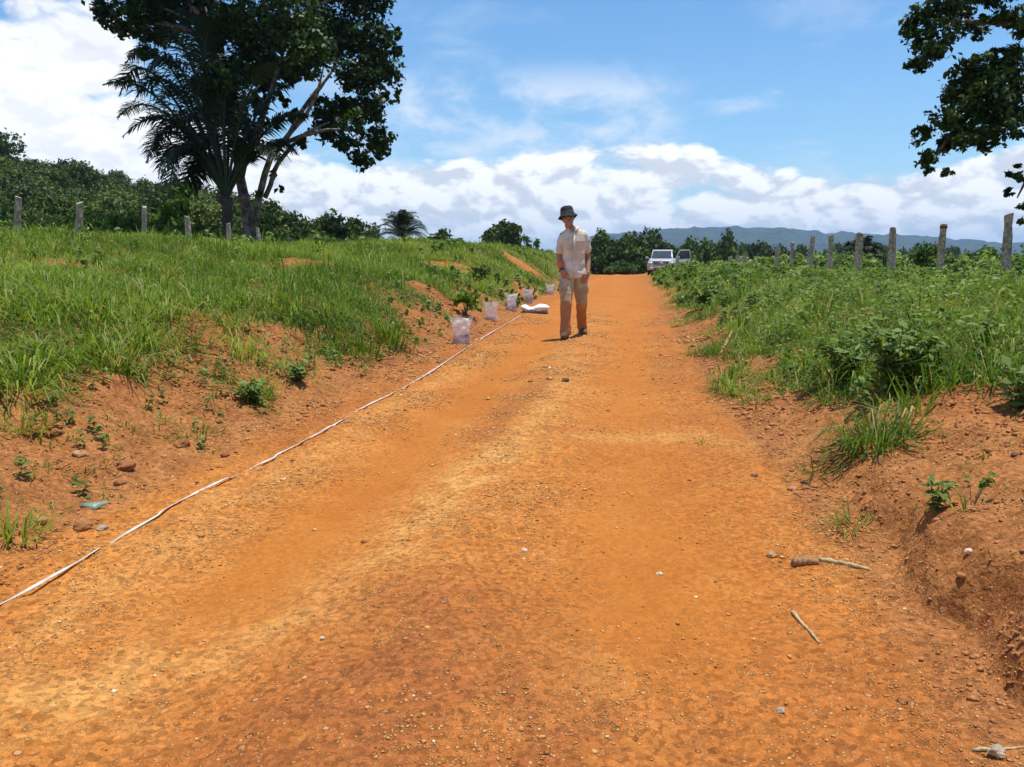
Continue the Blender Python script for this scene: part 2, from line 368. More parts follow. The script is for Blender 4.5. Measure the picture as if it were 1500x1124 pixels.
# ------------------------------------------------------------------ ground and road
def axis(segs):
    a = [segs[0][0]]
    for s0, s1, n, p in segs: a += list(s0+(s1-s0)*(np.linspace(0, 1, n+1)[1:]**p))
    return np.array(a)
us = np.concatenate([-axis([(9, 40, 34, 1.3), (40, 260, 40, 1.3), (260, 6000, 26, 2.2)])[::-1], np.linspace(-9, -3.6, 60)[1:], np.linspace(-3.6, -1.6, 56)[1:],
                     np.linspace(-1.6, .6, 50)[1:], np.linspace(.6, 1.5, 40)[1:], np.linspace(1.5, 3, 26)[1:], axis([(3, 16, 44, 1.2), (16, 260, 44, 1.5), (260, 6000, 26, 2.2)])[1:]])
vs = np.concatenate([-axis([(1, 20, 14, 1.4), (20, 3000, 16, 2.4)])[::-1], np.linspace(-1, .9, 30)[1:], np.linspace(.9, 5, 150)[1:], np.linspace(5, 10, 110)[1:], np.linspace(10, 25, 110)[1:],
                     np.linspace(25, 70, 110)[1:], axis([(70, 260, 60, 1.2), (260, 9000, 34, 2.2)])[1:]])
UU, VV = np.meshgrid(us, vs); ZZ = height(UU, VV); XX, YY = uv2xy(UU, VV)

def bare_patch(px, py, rx, ry):
    p, t = hit(px, py); u, v = xy2uv(p.x, p.y)
    p1, _ = hit(px, py-ry); p2, _ = hit(px, py+ry); v1 = xy2uv(p1.x, p1.y)[1]; v2 = xy2uv(p2.x, p2.y)[1]
    return u, v, max(.2, rx*t/FPX), min(4.5, max(.3, abs(v1-v2)/2))
PATCH = [bare_patch(*q) for q in ((432, 386, 38, 9), (655, 389, 45, 8), (765, 386, 28, 7), (635, 434, 55, 13), (692, 432, 26, 9), (1145, 413, 40, 5), (1085, 420, 25, 6),
                                  (610, 545, 60, 25), (1475, 515, 60, 30), (345, 470, 60, 14), (420, 500, 40, 18))]
def grass_cover(u, v):
    """0 bare soil .. 1 full grass"""
    u = np.asarray(u, float); v = np.asarray(v, float)
    n = fbm(u*1.1, v*.8, 4, 71)-.5; n2 = fbm(u*3.1, v*3.1, 3, 77)-.5
    le = np.interp(v, [0, 4.5, 6.5, 7.5, 9, 12, 18, 40, 60], [-3.1, -3.1, -3.2, -3.0, -2.75, -2.7, -2.8, -2.8, -2.6])
    re = np.interp(v, [0, 2.6, 3.6, 4.6, 6, 9, 16, 33, 48, 52, 62, 70], [3.6, 3.1, 2.3, 1.35, 1.02, 1.08, 1.2, 1.3, 1.4, 4.3, 4.3, 1.6])
    g = sstep(.10, -.30, u-le+n*1.3+n2*.9) + sstep(-.10, .30, u-re+n*.9+n2*.7)
    for pu, pv, ru, rv in PATCH:
        d = np.sqrt(((u-pu)/ru)**2+((v-pv)/rv)**2) + n2*.9 + n*.5
        g = g*sstep(.75, 1.15, d)
    return np.clip(g, 0, 1)
def poly_dist(u, v, pts):
    d = np.full(np.shape(u), 1e9)
    for (a, b), (c, e) in zip(pts[:-1], pts[1:]):
        du, dv = c-a, e-b; k = np.clip(((u-a)*du+(v-b)*dv)/(du*du+dv*dv), 0, 1); d = np.minimum(d, np.hypot(u-a-k*du, v-b-k*dv))
    return d
nA = fbm(UU*1.6, VV*.8, 4, 81)-.5; nB = fbm(UU*4.5, VV*3, 3, 85)-.5
inroad = sstep(-2.3, -2.0, UU)*sstep(1.0, .8, UU)
d_streak = poly_dist(UU, VV, [(-1.5, 1.1), (-1.4, 1.53), (-1.12, 1.93), (-.96, 2.27), (-.86, 2.64), (-.78, 3.51), (-.64, 4.34), (-.55, 5.6), (-.6, 9), (-.6, 20)])
pale = np.exp(-((d_streak+nA*.18)/.14)**2)*sstep(9, 4.5, VV)*.8 + np.exp(-((d_streak+nA*.3)/.30)**2)*.35
pale = np.maximum(pale, np.exp(-((poly_dist(UU, VV, [(-.24, 4.76), (.1, 4.86), (.45, 4.84), (.7, 4.6)])+nB*.12)/.13)**2)*.85)
pale = np.maximum(pale, np.exp(-((np.hypot((UU+.06)/.10, (VV-1.97)/.16)+nB*.9)/.9)**2)*.75)
pale = np.maximum(pale, np.exp(-((np.hypot((UU+.48)/.16, (VV-2.07)/.05)+nB*.8)/.9)**2)*.8)
pale = np.maximum(pale, np.exp(-((UU+1.62+nA*.4)/.16)**2)*.55*sstep(14, 6, VV)); pale = np.maximum(pale, sstep(.25, .6, nA+.1)*.5*inroad)
dark = np.exp(-((UU+.42+nA*.5)/.30)**2)*sstep(2.75, 2.25, VV)*.9 + sstep(2.5, 1.6, VV+nA*1.2)*.62*sstep(-1.15, -.7, UU+nA*.4)
dark = np.maximum(dark, np.exp(-((UU+.76+nA*.25)/.12)**2)*sstep(4.2, 4.9, VV)*sstep(8.5, 7, VV)*.75)
dark = np.maximum(dark, np.exp(-((UU-.55+nA*.5)/.18)**2)*sstep(2, 5, VV)*.4)
dark = np.maximum(dark, np.exp(-((UU+1.95+nA*.25)/.14)**2)*sstep(3.3, 5, VV)*.75); dark = np.maximum(dark, np.exp(-((np.hypot((UU+.85)/.5, (VV-7.3)/.25))/1)**2)*.6)
fine = np.exp(-((UU+1.15+nA*.2)/.23)**2)*sstep(1.9, 2.3, VV+nB*.3)*.95; fine = np.maximum(fine, np.exp(-((UU-.10+nA*.25)/.30)**2)*sstep(6.0, 3.0, VV)*sstep(1.7, 2.3, VV)*.95)
fine = np.maximum(fine, np.exp(-((UU-.02+nA*.2)/.22)**2)*.8*sstep(4, 6, VV)); fine = np.maximum(fine, sstep(10, 22, VV)*.7)
bank = np.clip(sstep(-1.95, -2.25, UU+nA*.3)+sstep(.62, .85, UU+nA*.3), 0, 1)*(1-sstep(14, 30, VV)*.6)
green = grass_cover(UU, VV)**1.6*sstep(.25, .55, fbm(UU*2.5, VV*2.5, 3, 88)+.2*sstep(8, 30, VV))*np.where(np.abs(VV) > 60, 1, .9)
green = np.maximum(green, sstep(70, 90, np.hypot(XX, YY)))
A_ = dict(pale=np.clip(pale, 0, 1)*inroad, dark=np.clip(dark, 0, 1)*np.maximum(inroad, .3), fine=np.clip(fine, 0, 1)*inroad, bank=bank, green=green)
V3 = np.stack([XX, YY, ZZ], -1).reshape(-1, 3)
def grid_object(name, cmask, mat):
    nv, nu = UU.shape; idx = np.arange(nv*nu).reshape(nv, nu)
    q = np.stack([idx[:-1, :-1], idx[:-1, 1:], idx[1:, 1:], idx[1:, :-1]], -1)[cmask]
    used, inv = np.unique(q, return_inverse=True)
    o = npmesh(name, V3[used], [inv.reshape(-1, 4)], mat, attrs={k: a.ravel()[used] for k, a in A_.items()}, smooth=True)
    return tag(o, kind='structure')
cu = (UU[:-1, :-1]+UU[:-1, 1:])/2; cv = (VV[:-1, :-1]+VV[1:, :-1])/2
rm = (cu > -2.25) & (cu < .92) & (cv > -20) & (cv < 70)
grid_object('dirt_road', rm, M_dirt); grid_object('ground', ~rm, M_dirt)

# the blue tableland far away on the right
def far_hill():
    T = 3200.0; pxs = np.linspace(820, 1900, 220)
    top = np.interp(pxs, [820, 900, 985, 1050, 1120, 1200, 1300, 1360, 1420, 1460, 1500, 1560, 1700, 1900], [352, 343, 337, 334, 335, 341, 344, 349, 352, 358, 357, 352, 356, 366])
    x = (pxs-750)/FPX*T; zt = CAMH + (382-top)/FPX*T + (fbm(pxs*.08, pxs*0, 4, 91)-.5)*16; rows = []; dd = np.linspace(0, 1, 36)
    for d in dd:
        yy = T*(.66+.34*d); zz = -8 + (zt+8)*(sstep(0, .95, d)**.8)*(1 - .16*np.abs(np.sin(pxs*.045+3*fbm(pxs*.02, pxs*0+d*2, 2, 93)))*math.sin(math.pi*d))
        zz = zz + (fbm(pxs*.25, pxs*0+d*9, 3, 95)-.5)*20*math.sin(math.pi*min(d, .96))
        rows.append(np.stack([x*(.66+.34*d), np.full_like(x, yy), zz], -1))
    rows.append(np.stack([x*1.1, np.full_like(x, T*1.15), zt*.9], -1)); rows.append(np.stack([x*1.3, np.full_like(x, T*1.5), zt*0-8], -1))
    Vv = np.array(rows); nr, nc = Vv.shape[:2]; idx = np.arange(nr*nc).reshape(nr, nc)
    m, t, out = material('far_woodland'); co = t.new('ShaderNodeTexCoord').outputs['Object']
    c = t.mix(t.rng(t.noise(co, .012, 6, .7), .36, .62), (.012, .024, .014), (.048, .062, .034))
    pbr(t, out, c, .95, 0, t.bump(t.noise(co, .05, 5, .7), .8, 12), .1)
    o = npmesh('distant_hill', Vv.reshape(-1, 3), [np.stack([idx[:-1, :-1], idx[:-1, 1:], idx[1:, 1:], idx[1:, :-1]], -1).reshape(-1, 4)], m, smooth=True)
    tag(o, kind='structure')
far_hill()

# ------------------------------------------------------------------ leaves, crowns, trees
def rand_dirs(n, up=0.0):
    d = rs.normal(size=(n, 3)); d[:, 2] += up; return d/np.linalg.norm(d, axis=1, keepdims=True)
def leaf_cards(pos, nrm, size, elong=1.7, tint=None, droop=0.0):
    """one folded diamond per leaf: base, two sides, tip"""
    n = len(pos); a = rand_dirs(n); a -= nrm*(a*nrm).sum(1, keepdims=True); a /= np.linalg.norm(a, axis=1, keepdims=True)+1e-9
    a[:, 2] -= droop; a /= np.linalg.norm(a, axis=1, keepdims=True)
    b = np.cross(nrm, a); b /= np.linalg.norm(b, axis=1, keepdims=True)+1e-9; s = np.asarray(size)[:, None]
    v = np.stack([pos-a*s*elong*.5, pos+b*s*.5+nrm*s*.12, pos+a*s*elong*.5-nrm*s*.08, pos-b*s*.5+nrm*s*.12], 1).reshape(-1, 3)
    f = np.arange(n*4).reshape(n, 4)
    t = np.repeat(rs.rand(n) if tint is None else tint, 4)
    return v, f, t
def clump_leaves(clumps, per_m2, size, up=.35, seed_tint=True, sub=5, hollow=.45, jitter=.34):
    """clumps: (x,y,z,rx,ry,rz). Leaves sit in sub-clusters spread over the shell of every clump"""
    P, N, T, Z = [], [], [], []
    for c in clumps:
        c = np.asarray(c, float); r = c[3:6]; area = 4*math.pi*(r.mean()**2); k = max(4, int(area*sub))
        d = rand_dirs(k); rad = hollow+(1-hollow)*rs.rand(k)**.5; cc = c[:3]+d*r*rad[:, None]
        m = max(2, int(area*per_m2/k)); ct = np.clip(.42+.22*rs.normal(size=k)+.10*rs.normal(), 0, .93)
        sr = (r.mean()*jitter)*(.6+.8*rs.rand(k))
        off = rs.normal(size=(k, m, 3))*.55; off[..., 2] *= .7
        p = cc[:, None]+off*sr[:, None, None]; nn = d[:, None]*.5+rs.normal(size=(k, m, 3))*.6; nn[..., 2] += up
        P.append(p.reshape(-1, 3)); N.append(nn.reshape(-1, 3)); T.append(np.clip(np.repeat(ct, m)+.12*rs.normal(size=k*m), 0, .94))
        Z.append(size*(.6+.8*rs.rand(k*m)))
    P, N, T, Z = (np.concatenate(q) for q in (P, N, T, Z)); N /= np.linalg.norm(N, axis=1, keepdims=True)+1e-9
    return P, N, Z, T
def foliage(name, clumps, per_m2, size, mat, parent, elong=1.6, **kw):
    P, N, Z, T = clump_leaves(clumps, per_m2, size, **kw); v, f, t = leaf_cards(P, N, Z, elong, T, .25)
    return npmesh(name, v, [f], mat, parent, {'tint': t})
def bez(a, b, c, n=8):
    a, b, c = Vector(a), Vector(b), Vector(c); return [a*(1-t)**2+b*2*t*(1-t)+c*t*t for t in np.linspace(0, 1, n)]
def limb(mb, a, b, r0, r1, sag=.12, n=8, sides=7):
    a, b = Vector(a), Vector(b); L = (b-a).length
    mid = (a+b)/2 + Vector((rs.normal(), rs.normal(), rs.normal()*.6+.4))*L*sag
    pts = bez(a, mid, b, n); mb.tube(pts, list(np.linspace(r0, r1, n)), sides); return pts

def generic_tree(name, loc, label, cat, h, r, mat, group=None, trunk_h=.35, dens=26, leaf=.3, nclump=14, flat=.8, trunk_r=None, rz=0.0, sub=5):
    t = empty(name, loc, label, cat, group, rz); cl = []; mb = MB(); tr = trunk_r or h*.03
    top = Vector((rs.normal()*.1*r, rs.normal()*.1*r, h*trunk_h)); mb.tube([(0, 0, -.4), top*.5, top], [tr*1.3, tr, tr*.8], 8)
    for i in range(nclump):
        d = rand_dirs(1, .25)[0]; cz = h*trunk_h + (h*(1-trunk_h))*.5; q = .35+.45*rs.rand()
        p = np.array([d[0]*r*q*1.05, d[1]*r*q*1.05, cz+d[2]*(h*(1-trunk_h))*.5*q*1.05]); k = r*(.30+.22*rs.rand()); cl.append((*p, k, k, k*flat))
        if i < 6: limb(mb, top, p, tr*.6, tr*.15, .1, 5, 5)
    mb.build('trunk', M_bark, t); foliage('crown', cl, dens, leaf, mat, t, sub=sub); return t
def place_copy(src, loc, rz, sc, label=None):
    c = copy_tree(src); c.location = loc; c.rotation_euler = (0, 0, rz); c.scale = sc if hasattr(sc, '__len__') else (sc,)*3
    if label: c['label'] = label
    return c

rs.seed(101)
# ---- the big broadleaf tree behind the left fence
def big_tree():
    T0 = 30.0; base = ground_at(367, T0); t = empty('broadleaf_tree', base, 'huge spreading broadleaf tree with pale forked limbs behind the left fence', 'tree')
    def L(px, py, dz=0.0): return at(px, py, T0+dz)-base
    CL = [(200,-40,50),(280,-60,60),(370,-75,70),(460,-55,70),(535,-15,50),(152,18,26),(190,28,32),(228,48,30),(212,75,18),(248,20,38),(300,12,42),(214,2,40),(170,45,14),
          (350,38,52),(418,30,56),(480,48,52),(538,58,38),(572,52,16),(583,48,10),(556,100,33),(572,142,15),(385,95,45),(330,112,36),(448,84,40),(524,110,34),(478,62,30),(540,158,32),(552,205,27),
          (530,235,18),(508,212,22),(480,190,26),(340,165,32),(306,140,24),(352,222,22),(376,284,10),(402,256,9),(408,278,8),(470,160,22),(505,160,28),(556,226,12),(515,178,20),
          (376,150,22),(405,178,12),(432,172,13),(418,150,12),(440,205,10),(300,165,14),(290,120,16),(365,190,20),(428,112,16),(575,75,14),(445,212,9),(395,130,22),(312,60,24)]
    cl = []
    for i, (px, py, r) in enumerate(CL):
        dz = rs.normal()*1.9*(1 if 250 < px < 530 else .7); dz = max(-3.2, min(3.2, dz)); p = L(px, py, dz); k = r/FPX*T0*(.84 if px < 430 else .94); cl.append((*p, k, k*1.15, k*.85))
    for i in range(26):       # the far half of the crown and its top above the picture
        a = rs.rand()*6.28; q = 2+3.0*rs.rand(); p = L(370, -60-90*rs.rand(), 0)+Vector((math.cos(a)*q, math.sin(a)*q, 0)); cl.append((*p, 1.2, 1.2, .9))
    foliage('crown', cl, 150, .118, M_tree, t, elong=1.6, sub=8, hollow=.1, jitter=.27, up=.6)
    mb = MB()
    def T(pts, r): mb.tube([L(*p) for p in pts], r, 10)
    T([(368,362,0),(366,345,0),(364,322,0),(358,292,0),(352,262,.1),(347,225,.1),(342,180,.2),(336,130,.4),(326,80,.3),(312,40,0),(300,10,-.3)], [.33,.26,.225,.20,.185,.165,.145,.12,.09,.06,.035])
    T([(370,345,-.05),(374,318,-.2),(380,288,-.3),(388,255,-.5),(396,232,-.6),(412,212,-.6),(424,196,-.5),(444,160,-.4),(462,135,-.2),(482,112,0),(500,80,.3)], [.15,.14,.13,.122,.115,.105,.095,.085,.07,.05,.03])
    T([(388,290,.4),(396,272,.3),(402,250,.2),(408,238,.1),(428,214,0),(448,195,0),(480,180,.3)], [.095,.092,.088,.082,.072,.058,.03])
    T([(352,262,.1),(360,225,-.4),(376,195,-.7),(392,150,-.8),(404,112,-.9),(420,60,-1)], [.15,.14,.12,.10,.08,.04])
    T([(326,80,.3),(322,50,.2),(318,20,.2),(305,-30,.2)], [.10,.09,.08,.05]); T([(318,100,.3),(300,75,.2),(284,52,.2),(262,30,0)], [.08,.07,.06,.03])
    T([(284,52,.2),(278,35,.2),(280,10,.2)], [.05,.05,.03]); T([(444,160,-.4),(470,128,-.5),(488,100,-.6)], [.08,.06,.03]); T([(424,196,-.5),(446,172,-.6),(464,140,-.7),(474,98,-.8)], [.08,.07,.06,.03])
    T([(412,212,-.6),(440,200,-1),(480,190,-1.2),(520,190,-1.2)], [.09,.07,.05,.03]); T([(347,225,.1),(330,190,.6),(305,160,.9)], [.1,.07,.04])
    for (px, py, r), c in zip(CL, cl):
        if r > 24 and py < 120: limb(mb, L(350+.4*(px-350), 60+.4*(py-60), 0), Vector(c[:3]), .09, .02, .1, 6, 5)
    mb.build('trunk', simple('pale_bark', (.24, .195, .15), .9, scale=5, bump=.5, col2=(.075, .055, .042)), t)
big_tree()

rs.seed(102)
# ---- feather palms
def frond(pts, length, width, nleaf, sag=.5):
    """rachis points + drooping leaflets; returns verts, quads"""
    P = np.array([tuple(p) for p in pts]); n = len(P); k = np.linspace(.25, 1, nleaf); ii = k*(n-1); i0 = np.minimum(ii.astype(int), n-2); fr = (ii-i0)[:, None]
    pos = P[i0]*(1-fr)+P[i0+1]*fr; tan = P[i0+1]-P[i0]; tan /= np.linalg.norm(tan, axis=1, keepdims=True)
    side = np.cross(tan, (0, 0, 1)); side /= np.linalg.norm(side, axis=1, keepdims=True)+1e-6; up = np.cross(side, tan)
    V, F = [], []; b = 0
    for s in (-1, 1):
        L = length*(np.sin(np.clip(k*1.05, 0, 1)*math.pi)**.55*.9+.12)*(.8+.4*rs.rand(nleaf)); roll = rs.normal(size=nleaf)*.35
        d = side*s*np.cos(roll)[:, None]+up*(np.sin(roll)*.6+.15)[:, None]+tan*.55; d /= np.linalg.norm(d, axis=1, keepdims=True)
        m = pos+d*(L*.5)[:, None]; m[:, 2] -= L*.10*sag; e = pos+d*(L*.86)[:, None]; e[:, 2] -= L*.62*sag
        wv = tan*width*.5
        q = np.stack([pos-wv*.6, pos+wv*.6, m+wv, m-wv, e+wv*.15, e-wv*.15], 1).reshape(-1, 3); idx = np.arange(nleaf)*6+b
        V.append(q); F.append(np.stack([idx, idx+1, idx+2, idx+3], 1)); F.append(np.stack([idx+3, idx+2, idx+4, idx+5], 1)); b += nleaf*6
    return np.concatenate(V), np.concatenate(F)
def palm(name, base, label, crown, tips, trunk_r, leaf_len, leaf_w, nleaf, group=None, rach=.035):
    """crown and tips relative to the base; tips: (mid point, end point)"""
    t = empty(name, base, label, 'palm tree', group); mb = MB()
    mb.tube([(0, 0, -.4), Vector(crown)*.35, Vector(crown)*.7, Vector(crown)], [trunk_r*1.2, trunk_r, trunk_r*1.05, trunk_r*1.25], 10)
    for i in range(16):      # old leaf bases
        a = rs.rand()*6.28; z = .4+.6*rs.rand(); p = Vector(crown)*z; q = p+Vector((math.cos(a)*trunk_r*1.9, math.sin(a)*trunk_r*1.9, trunk_r*2.2)); mb.tube([p, (p+q)/2, q], [trunk_r*.3, trunk_r*.24, trunk_r*.1], 5)
    mb.build('trunk', M_bark2, t)
    for mid, end in tips:
        pts = bez(crown, Vector(mid)*2-(Vector(crown)+Vector(end))/2, end, 14); v, f = frond(pts, leaf_len, leaf_w, nleaf)
        rb = MB(); rb.tube(pts, list(np.linspace(rach, rach*.25, 14)), 5); b = len(v)
        vv = np.concatenate([v, np.array([tuple(p) for p in rb.v])]); quads = np.array([q for q in rb.f if len(q) == 4])+b
        tn = np.concatenate([np.clip(.45+.25*rs.normal()+.15*np.repeat(rs.rand(len(v)//6), 6), 0, .93), np.full(len(rb.v), .6)])
        npmesh('frond', vv, [f, quads], M_palm, t, {'tint': tn})
    return t
def left_palm():
    T0 = 28.0; base = ground_at(334, T0)
    def L(px, py, dz=0.0): return at(px, py, T0+dz)-base
    tips = [((238,150),(152,124),-1.0),((262,178),(180,200),-1.6),((250,100),(184,92),.5),((228,112),(176,140),1.2),((272,72),(226,70),1.0),((292,60),(272,40),.2),((300,90),(330,30),-1),((262,215),(232,262),.8),((272,222),(248,290),-.6),
            ((255,195),(215,238),2.0),((360,150),(402,92),-.8),((378,165),(436,120),.8),((392,190),(452,170),-.3),((388,215),(436,226),.6),((360,205),(392,180),2.5),((320,120),(300,60),2.4),((285,140),(232,150),3.2),((345,110),(372,52),1.6),
            ((300,230),(288,285),1.8),((240,165),(172,172),2.6),((270,110),(214,110),-2),((280,95),(240,64),-1.4),((255,128),(196,150),-.4),((268,190),(222,222),0),((280,215),(236,262),-1.5),((300,180),(240,190),1.6),((330,140),(352,90),-1.2),((296,240),(262,290),1.2),((372,215),(410,240),-1),((310,200),(270,230),2.2)]
    tl = [(L(*m, d*.6), L(*e, d)) for m, e, d in tips]
    palm('feather_palm', base, 'tall feather palm with arching fronds growing left of the huge broadleaf tree', L(332, 290), tl, .165, .95, .06, 80, rach=.06)
left_palm()
def small_palm(name, px, t, pz, label, h, fl, n, leaf_len, leaf_w, nleaf, droop=.5, seed=3, emax=.9):
    b = ground_at(px, t); st = rs.get_state(); rs.seed(seed); tips = []
    for i in range(n):
        a = i*2.4+rs.rand()*.5; e = .15+emax*rs.rand(); d = Vector((math.cos(a)*math.cos(e), math.sin(a)*math.cos(e), math.sin(e))); L = fl*(.8+.4*rs.rand()); c = Vector((0, 0, h))
        tips.append((c+d*L*.55+Vector((0, 0, L*.10)), c+d*L-Vector((0, 0, L*droop*(.5+.6*rs.rand())))))
    o = palm(name, b, label, (0, 0, h), tips, max(.08, h*.045), leaf_len, leaf_w, nleaf, rach=.03); rs.set_state(st); return o
small_palm('feather_palm', 1262, 40, 0, 'low green feather palm behind the right fence posts', .35, 1.55, 20, .55, .06, 34, .45, 3, 1.2)
small_palm('macaw_palm', 591, 52, 0, 'shaggy grey green palm with drooping fronds standing alone beyond the left bank', 1.35, 2.05, 95, .42, .024, 30, .34, 5, 1.45)

rs.seed(103)
# ---- woods: crowns on the left hill, behind the crest and along the plain
def woods():
    kinds = []
    for i in range(6):
        r = 2.6+.8*rs.rand(); hh = 4.6+1.6*rs.rand()
        kinds.append(generic_tree('woodland_tree', (0, 0, 0), 'dark round crowned tree in the thick wood on the left hill', 'tree', hh, r, M_hill, 'trees covering the left hill', .22, 46, .19, 13, .8, .14, sub=3.6))
    first = [True]*6; n = 0
    spots = []
    for y in np.arange(56, 150, 5.0):
        for x in np.arange(-128, -13, 5.0):
            xx = x+rs.normal()*1.3; yy = y+rs.normal()*1.3; px = 750+xx/yy*FPX*1.0
            if -40 < px < 566 and xx < -17-.02*yy and (-xx-17)*1.2 > (58-yy)*.8: spots.append((xx, yy))
    rs.shuffle(spots); spots = spots[:285]
    for x, y in spots:
        i = rs.randint(6); s = .62+.62*rs.rand()**1.3; z = hz(x, y)
        px = 750+x/y*FPX; s *= np.interp(px, [380, 470, 560], [1, .85, .6]); loc = (x, y, z-.3); rz = rs.rand()*6.28; sc = (s, s, s*(.85+.35*rs.rand()))
        if first[i]: o = kinds[i]; o.location = loc; o.rotation_euler = (0, 0, rz); o.scale = sc; first[i] = False
        else: place_copy(kinds[i], loc, rz, sc)
woods()
def row(items, name, src_n, group, r0, h0, mat, leaf, dens, label_fn, cat='tree', th=.2, sub=3.5):
    """items: (px, top_py, radius_px, depth)"""
    src = [generic_tree(name, (0, 0, 0), 'x', cat, h0, r0, mat, group, th, dens, leaf, 13, .85, .12, sub=sub) for _ in range(src_n)]; used = [False]*src_n
    for i, (px, ty, rp, t) in enumerate(items):
        g = ground_at(px, t); top = at(px, ty, t).z; r = rp/FPX*t; H = top-g.z+.1; sc = (r/r0, r/r0, H/h0); k = i % src_n; lab = label_fn(i)
        if not used[k]: o = src[k]; used[k] = True; o.location = g; o.scale = sc; o.rotation_euler = (0, 0, rs.rand()*6); o['label'] = lab
        else: place_copy(src[k], g, rs.rand()*6, sc, lab)
mid = [(876,338,22,82),(893,328,27,84),(918,340,24,88),(950,330,26,92),(968,338,24,95),(985,342,22,100),(1010,346,22,105),(1032,345,22,110),(1060,338,22,112),(1078,345,18,115),(1100,352,18,120),(1120,352,16,124),(905,352,24,76),(935,350,26,78),(870,356,18,74),(1140,354,18,128),(855,352,18,86),(1000,352,24,96)]
row(mid, 'roadside_tree', 4, 'dark trees beyond the crest of the road', 2.4, 6.0, M_hill, .30, 20, lambda i: 'dense dark tree in the row beyond the crest, behind the pickup and person', th=.12)
cr = [(862+i*9+rs.normal()*2, 384+rs.normal()*5, 13+5*rs.rand(), 68+8*rs.rand()) for i in range(13)]
row(cr, 'roadside_shrub', 3, 'shrubs at the foot of the roadside trees', 1.0, 1.5, M_bush, .12, 60, lambda i: 'low green shrub under the dense dark trees beyond the crest', 'shrub', th=.03)
dk = [(436,318,26,62),(478,310,36,58),(510,322,26,60),(545,334,24,62),(408,312,26,64),(458,328,22,56),(526,336,20,57)]
row(dk, 'dark_tree', 3, 'dark trees at the foot of the left hill', 1.6, 3.4, M_hill, .2, 30, lambda i: 'dark rounded tree at the foot of the left hill behind the far fence posts', th=.1)
far = [(1000+i*18+rs.normal()*5, 365+rs.normal()*3+.004*i*i, 11+5*rs.rand(), 180+70*rs.rand()) for i in range(30)]
row(far, 'plain_tree', 3, 'distant trees across the plain on the right', 2.4, 5.0, M_hill, .38, 13, lambda i: 'small distant tree on the plain below the blue tableland', th=.1)
rs.seed(113)
row([(742,333,30,72)], 'round_tree', 1, None, 2.0, 3.0, M_hill, .2, 60, lambda i: 'lone dark dome shaped tree on the skyline left of the person', th=.1)
row([(785,350,8,62)], 'thorn_bush', 1, None, .5, .8, M_bush, .10, 40, lambda i: 'tiny spiky bush on the skyline between the dome shaped tree and the person', 'bush', th=.05)
row([(1352,360,32,34)], 'round_bush', 1, None, 1.0, 1.3, M_bush, .10, 60, lambda i: 'rounded green bush on the skyline beside the dark topped fence post', 'bush', th=.05)
row([(1440,374,28,48)], 'low_bush', 1, None, 1.2, 1.0, M_bush, .14, 50, lambda i: 'low spreading bush on the skyline left of the nearest right fence post', 'bush', th=.05)
row([(18,195,34,118)], 'open_tree', 1, None, 3.4, 8.5, M_hill, .30, 7, lambda i: 'thin open crowned tree standing out on the hilltop at the far left', th=.45, sub=2.5)
bl = [(q[0], q[1]+8, q[2], q[3]) for q in [(20,318,30,26),(60,312,34,28),(95,322,28,25),(140,312,36,27),(180,306,34,30),(215,300,26,34),(300,318,26,30),(160,330,24,24),(40,330,26,22),(310,335,20,27),(400,335,20,34),(232,330,22,28),(120,302,34,36),(75,298,36,38),(10,300,36,34),(395,318,22,42)]]
row(bl, 'shrub', 4, 'shrubs behind the left fence', 1.0, 1.7, M_bush, .075, 120, lambda i: 'green shrub in the thicket behind the left fence posts', 'shrub', th=.05)
row([(257,262,30,25.5)], 'dense_shrub', 1, None, .65, 1.9, M_bush, .13, 75, lambda i: 'tall dense dark green shrub between two left fence posts, left of the palm', 'shrub', th=.05)
lb = [(640,346,26,33),(665,352,18,36),(600,352,20,40),(615,358,20,34),(575,356,14,36),(648,338,14,40)]
row(lb, 'bank_shrub', 2, 'shrubs on top of the left bank', .7, .9, M_bush, .10, 60, lambda i: 'light green shrub on the left bank top between shaggy palm and dome shaped tree', 'shrub', th=.03)
def bushat(name, px, py, rp, hp, label, mat, dens, leaf, cat='bush'):
    p, t = hit(px, py); r = rp/FPX*t; h = hp/FPX*t; st = [generic_tree(name, p-Vector((0, 0, .02)), label, cat, h, r, mat, None, .08, dens, leaf, 12, .8, .015, sub=12)]; return st[0]
bushat('dark_bush', 701, 418, 15, 32, 'dark green bush on the left bank above the third plastic bag', M_bush, 260, .05)
bushat('green_bush', 684, 462, 22, 34, 'bright green bush right behind the nearest plastic bag', M_grass, 300, .05)

rs.seed(104)
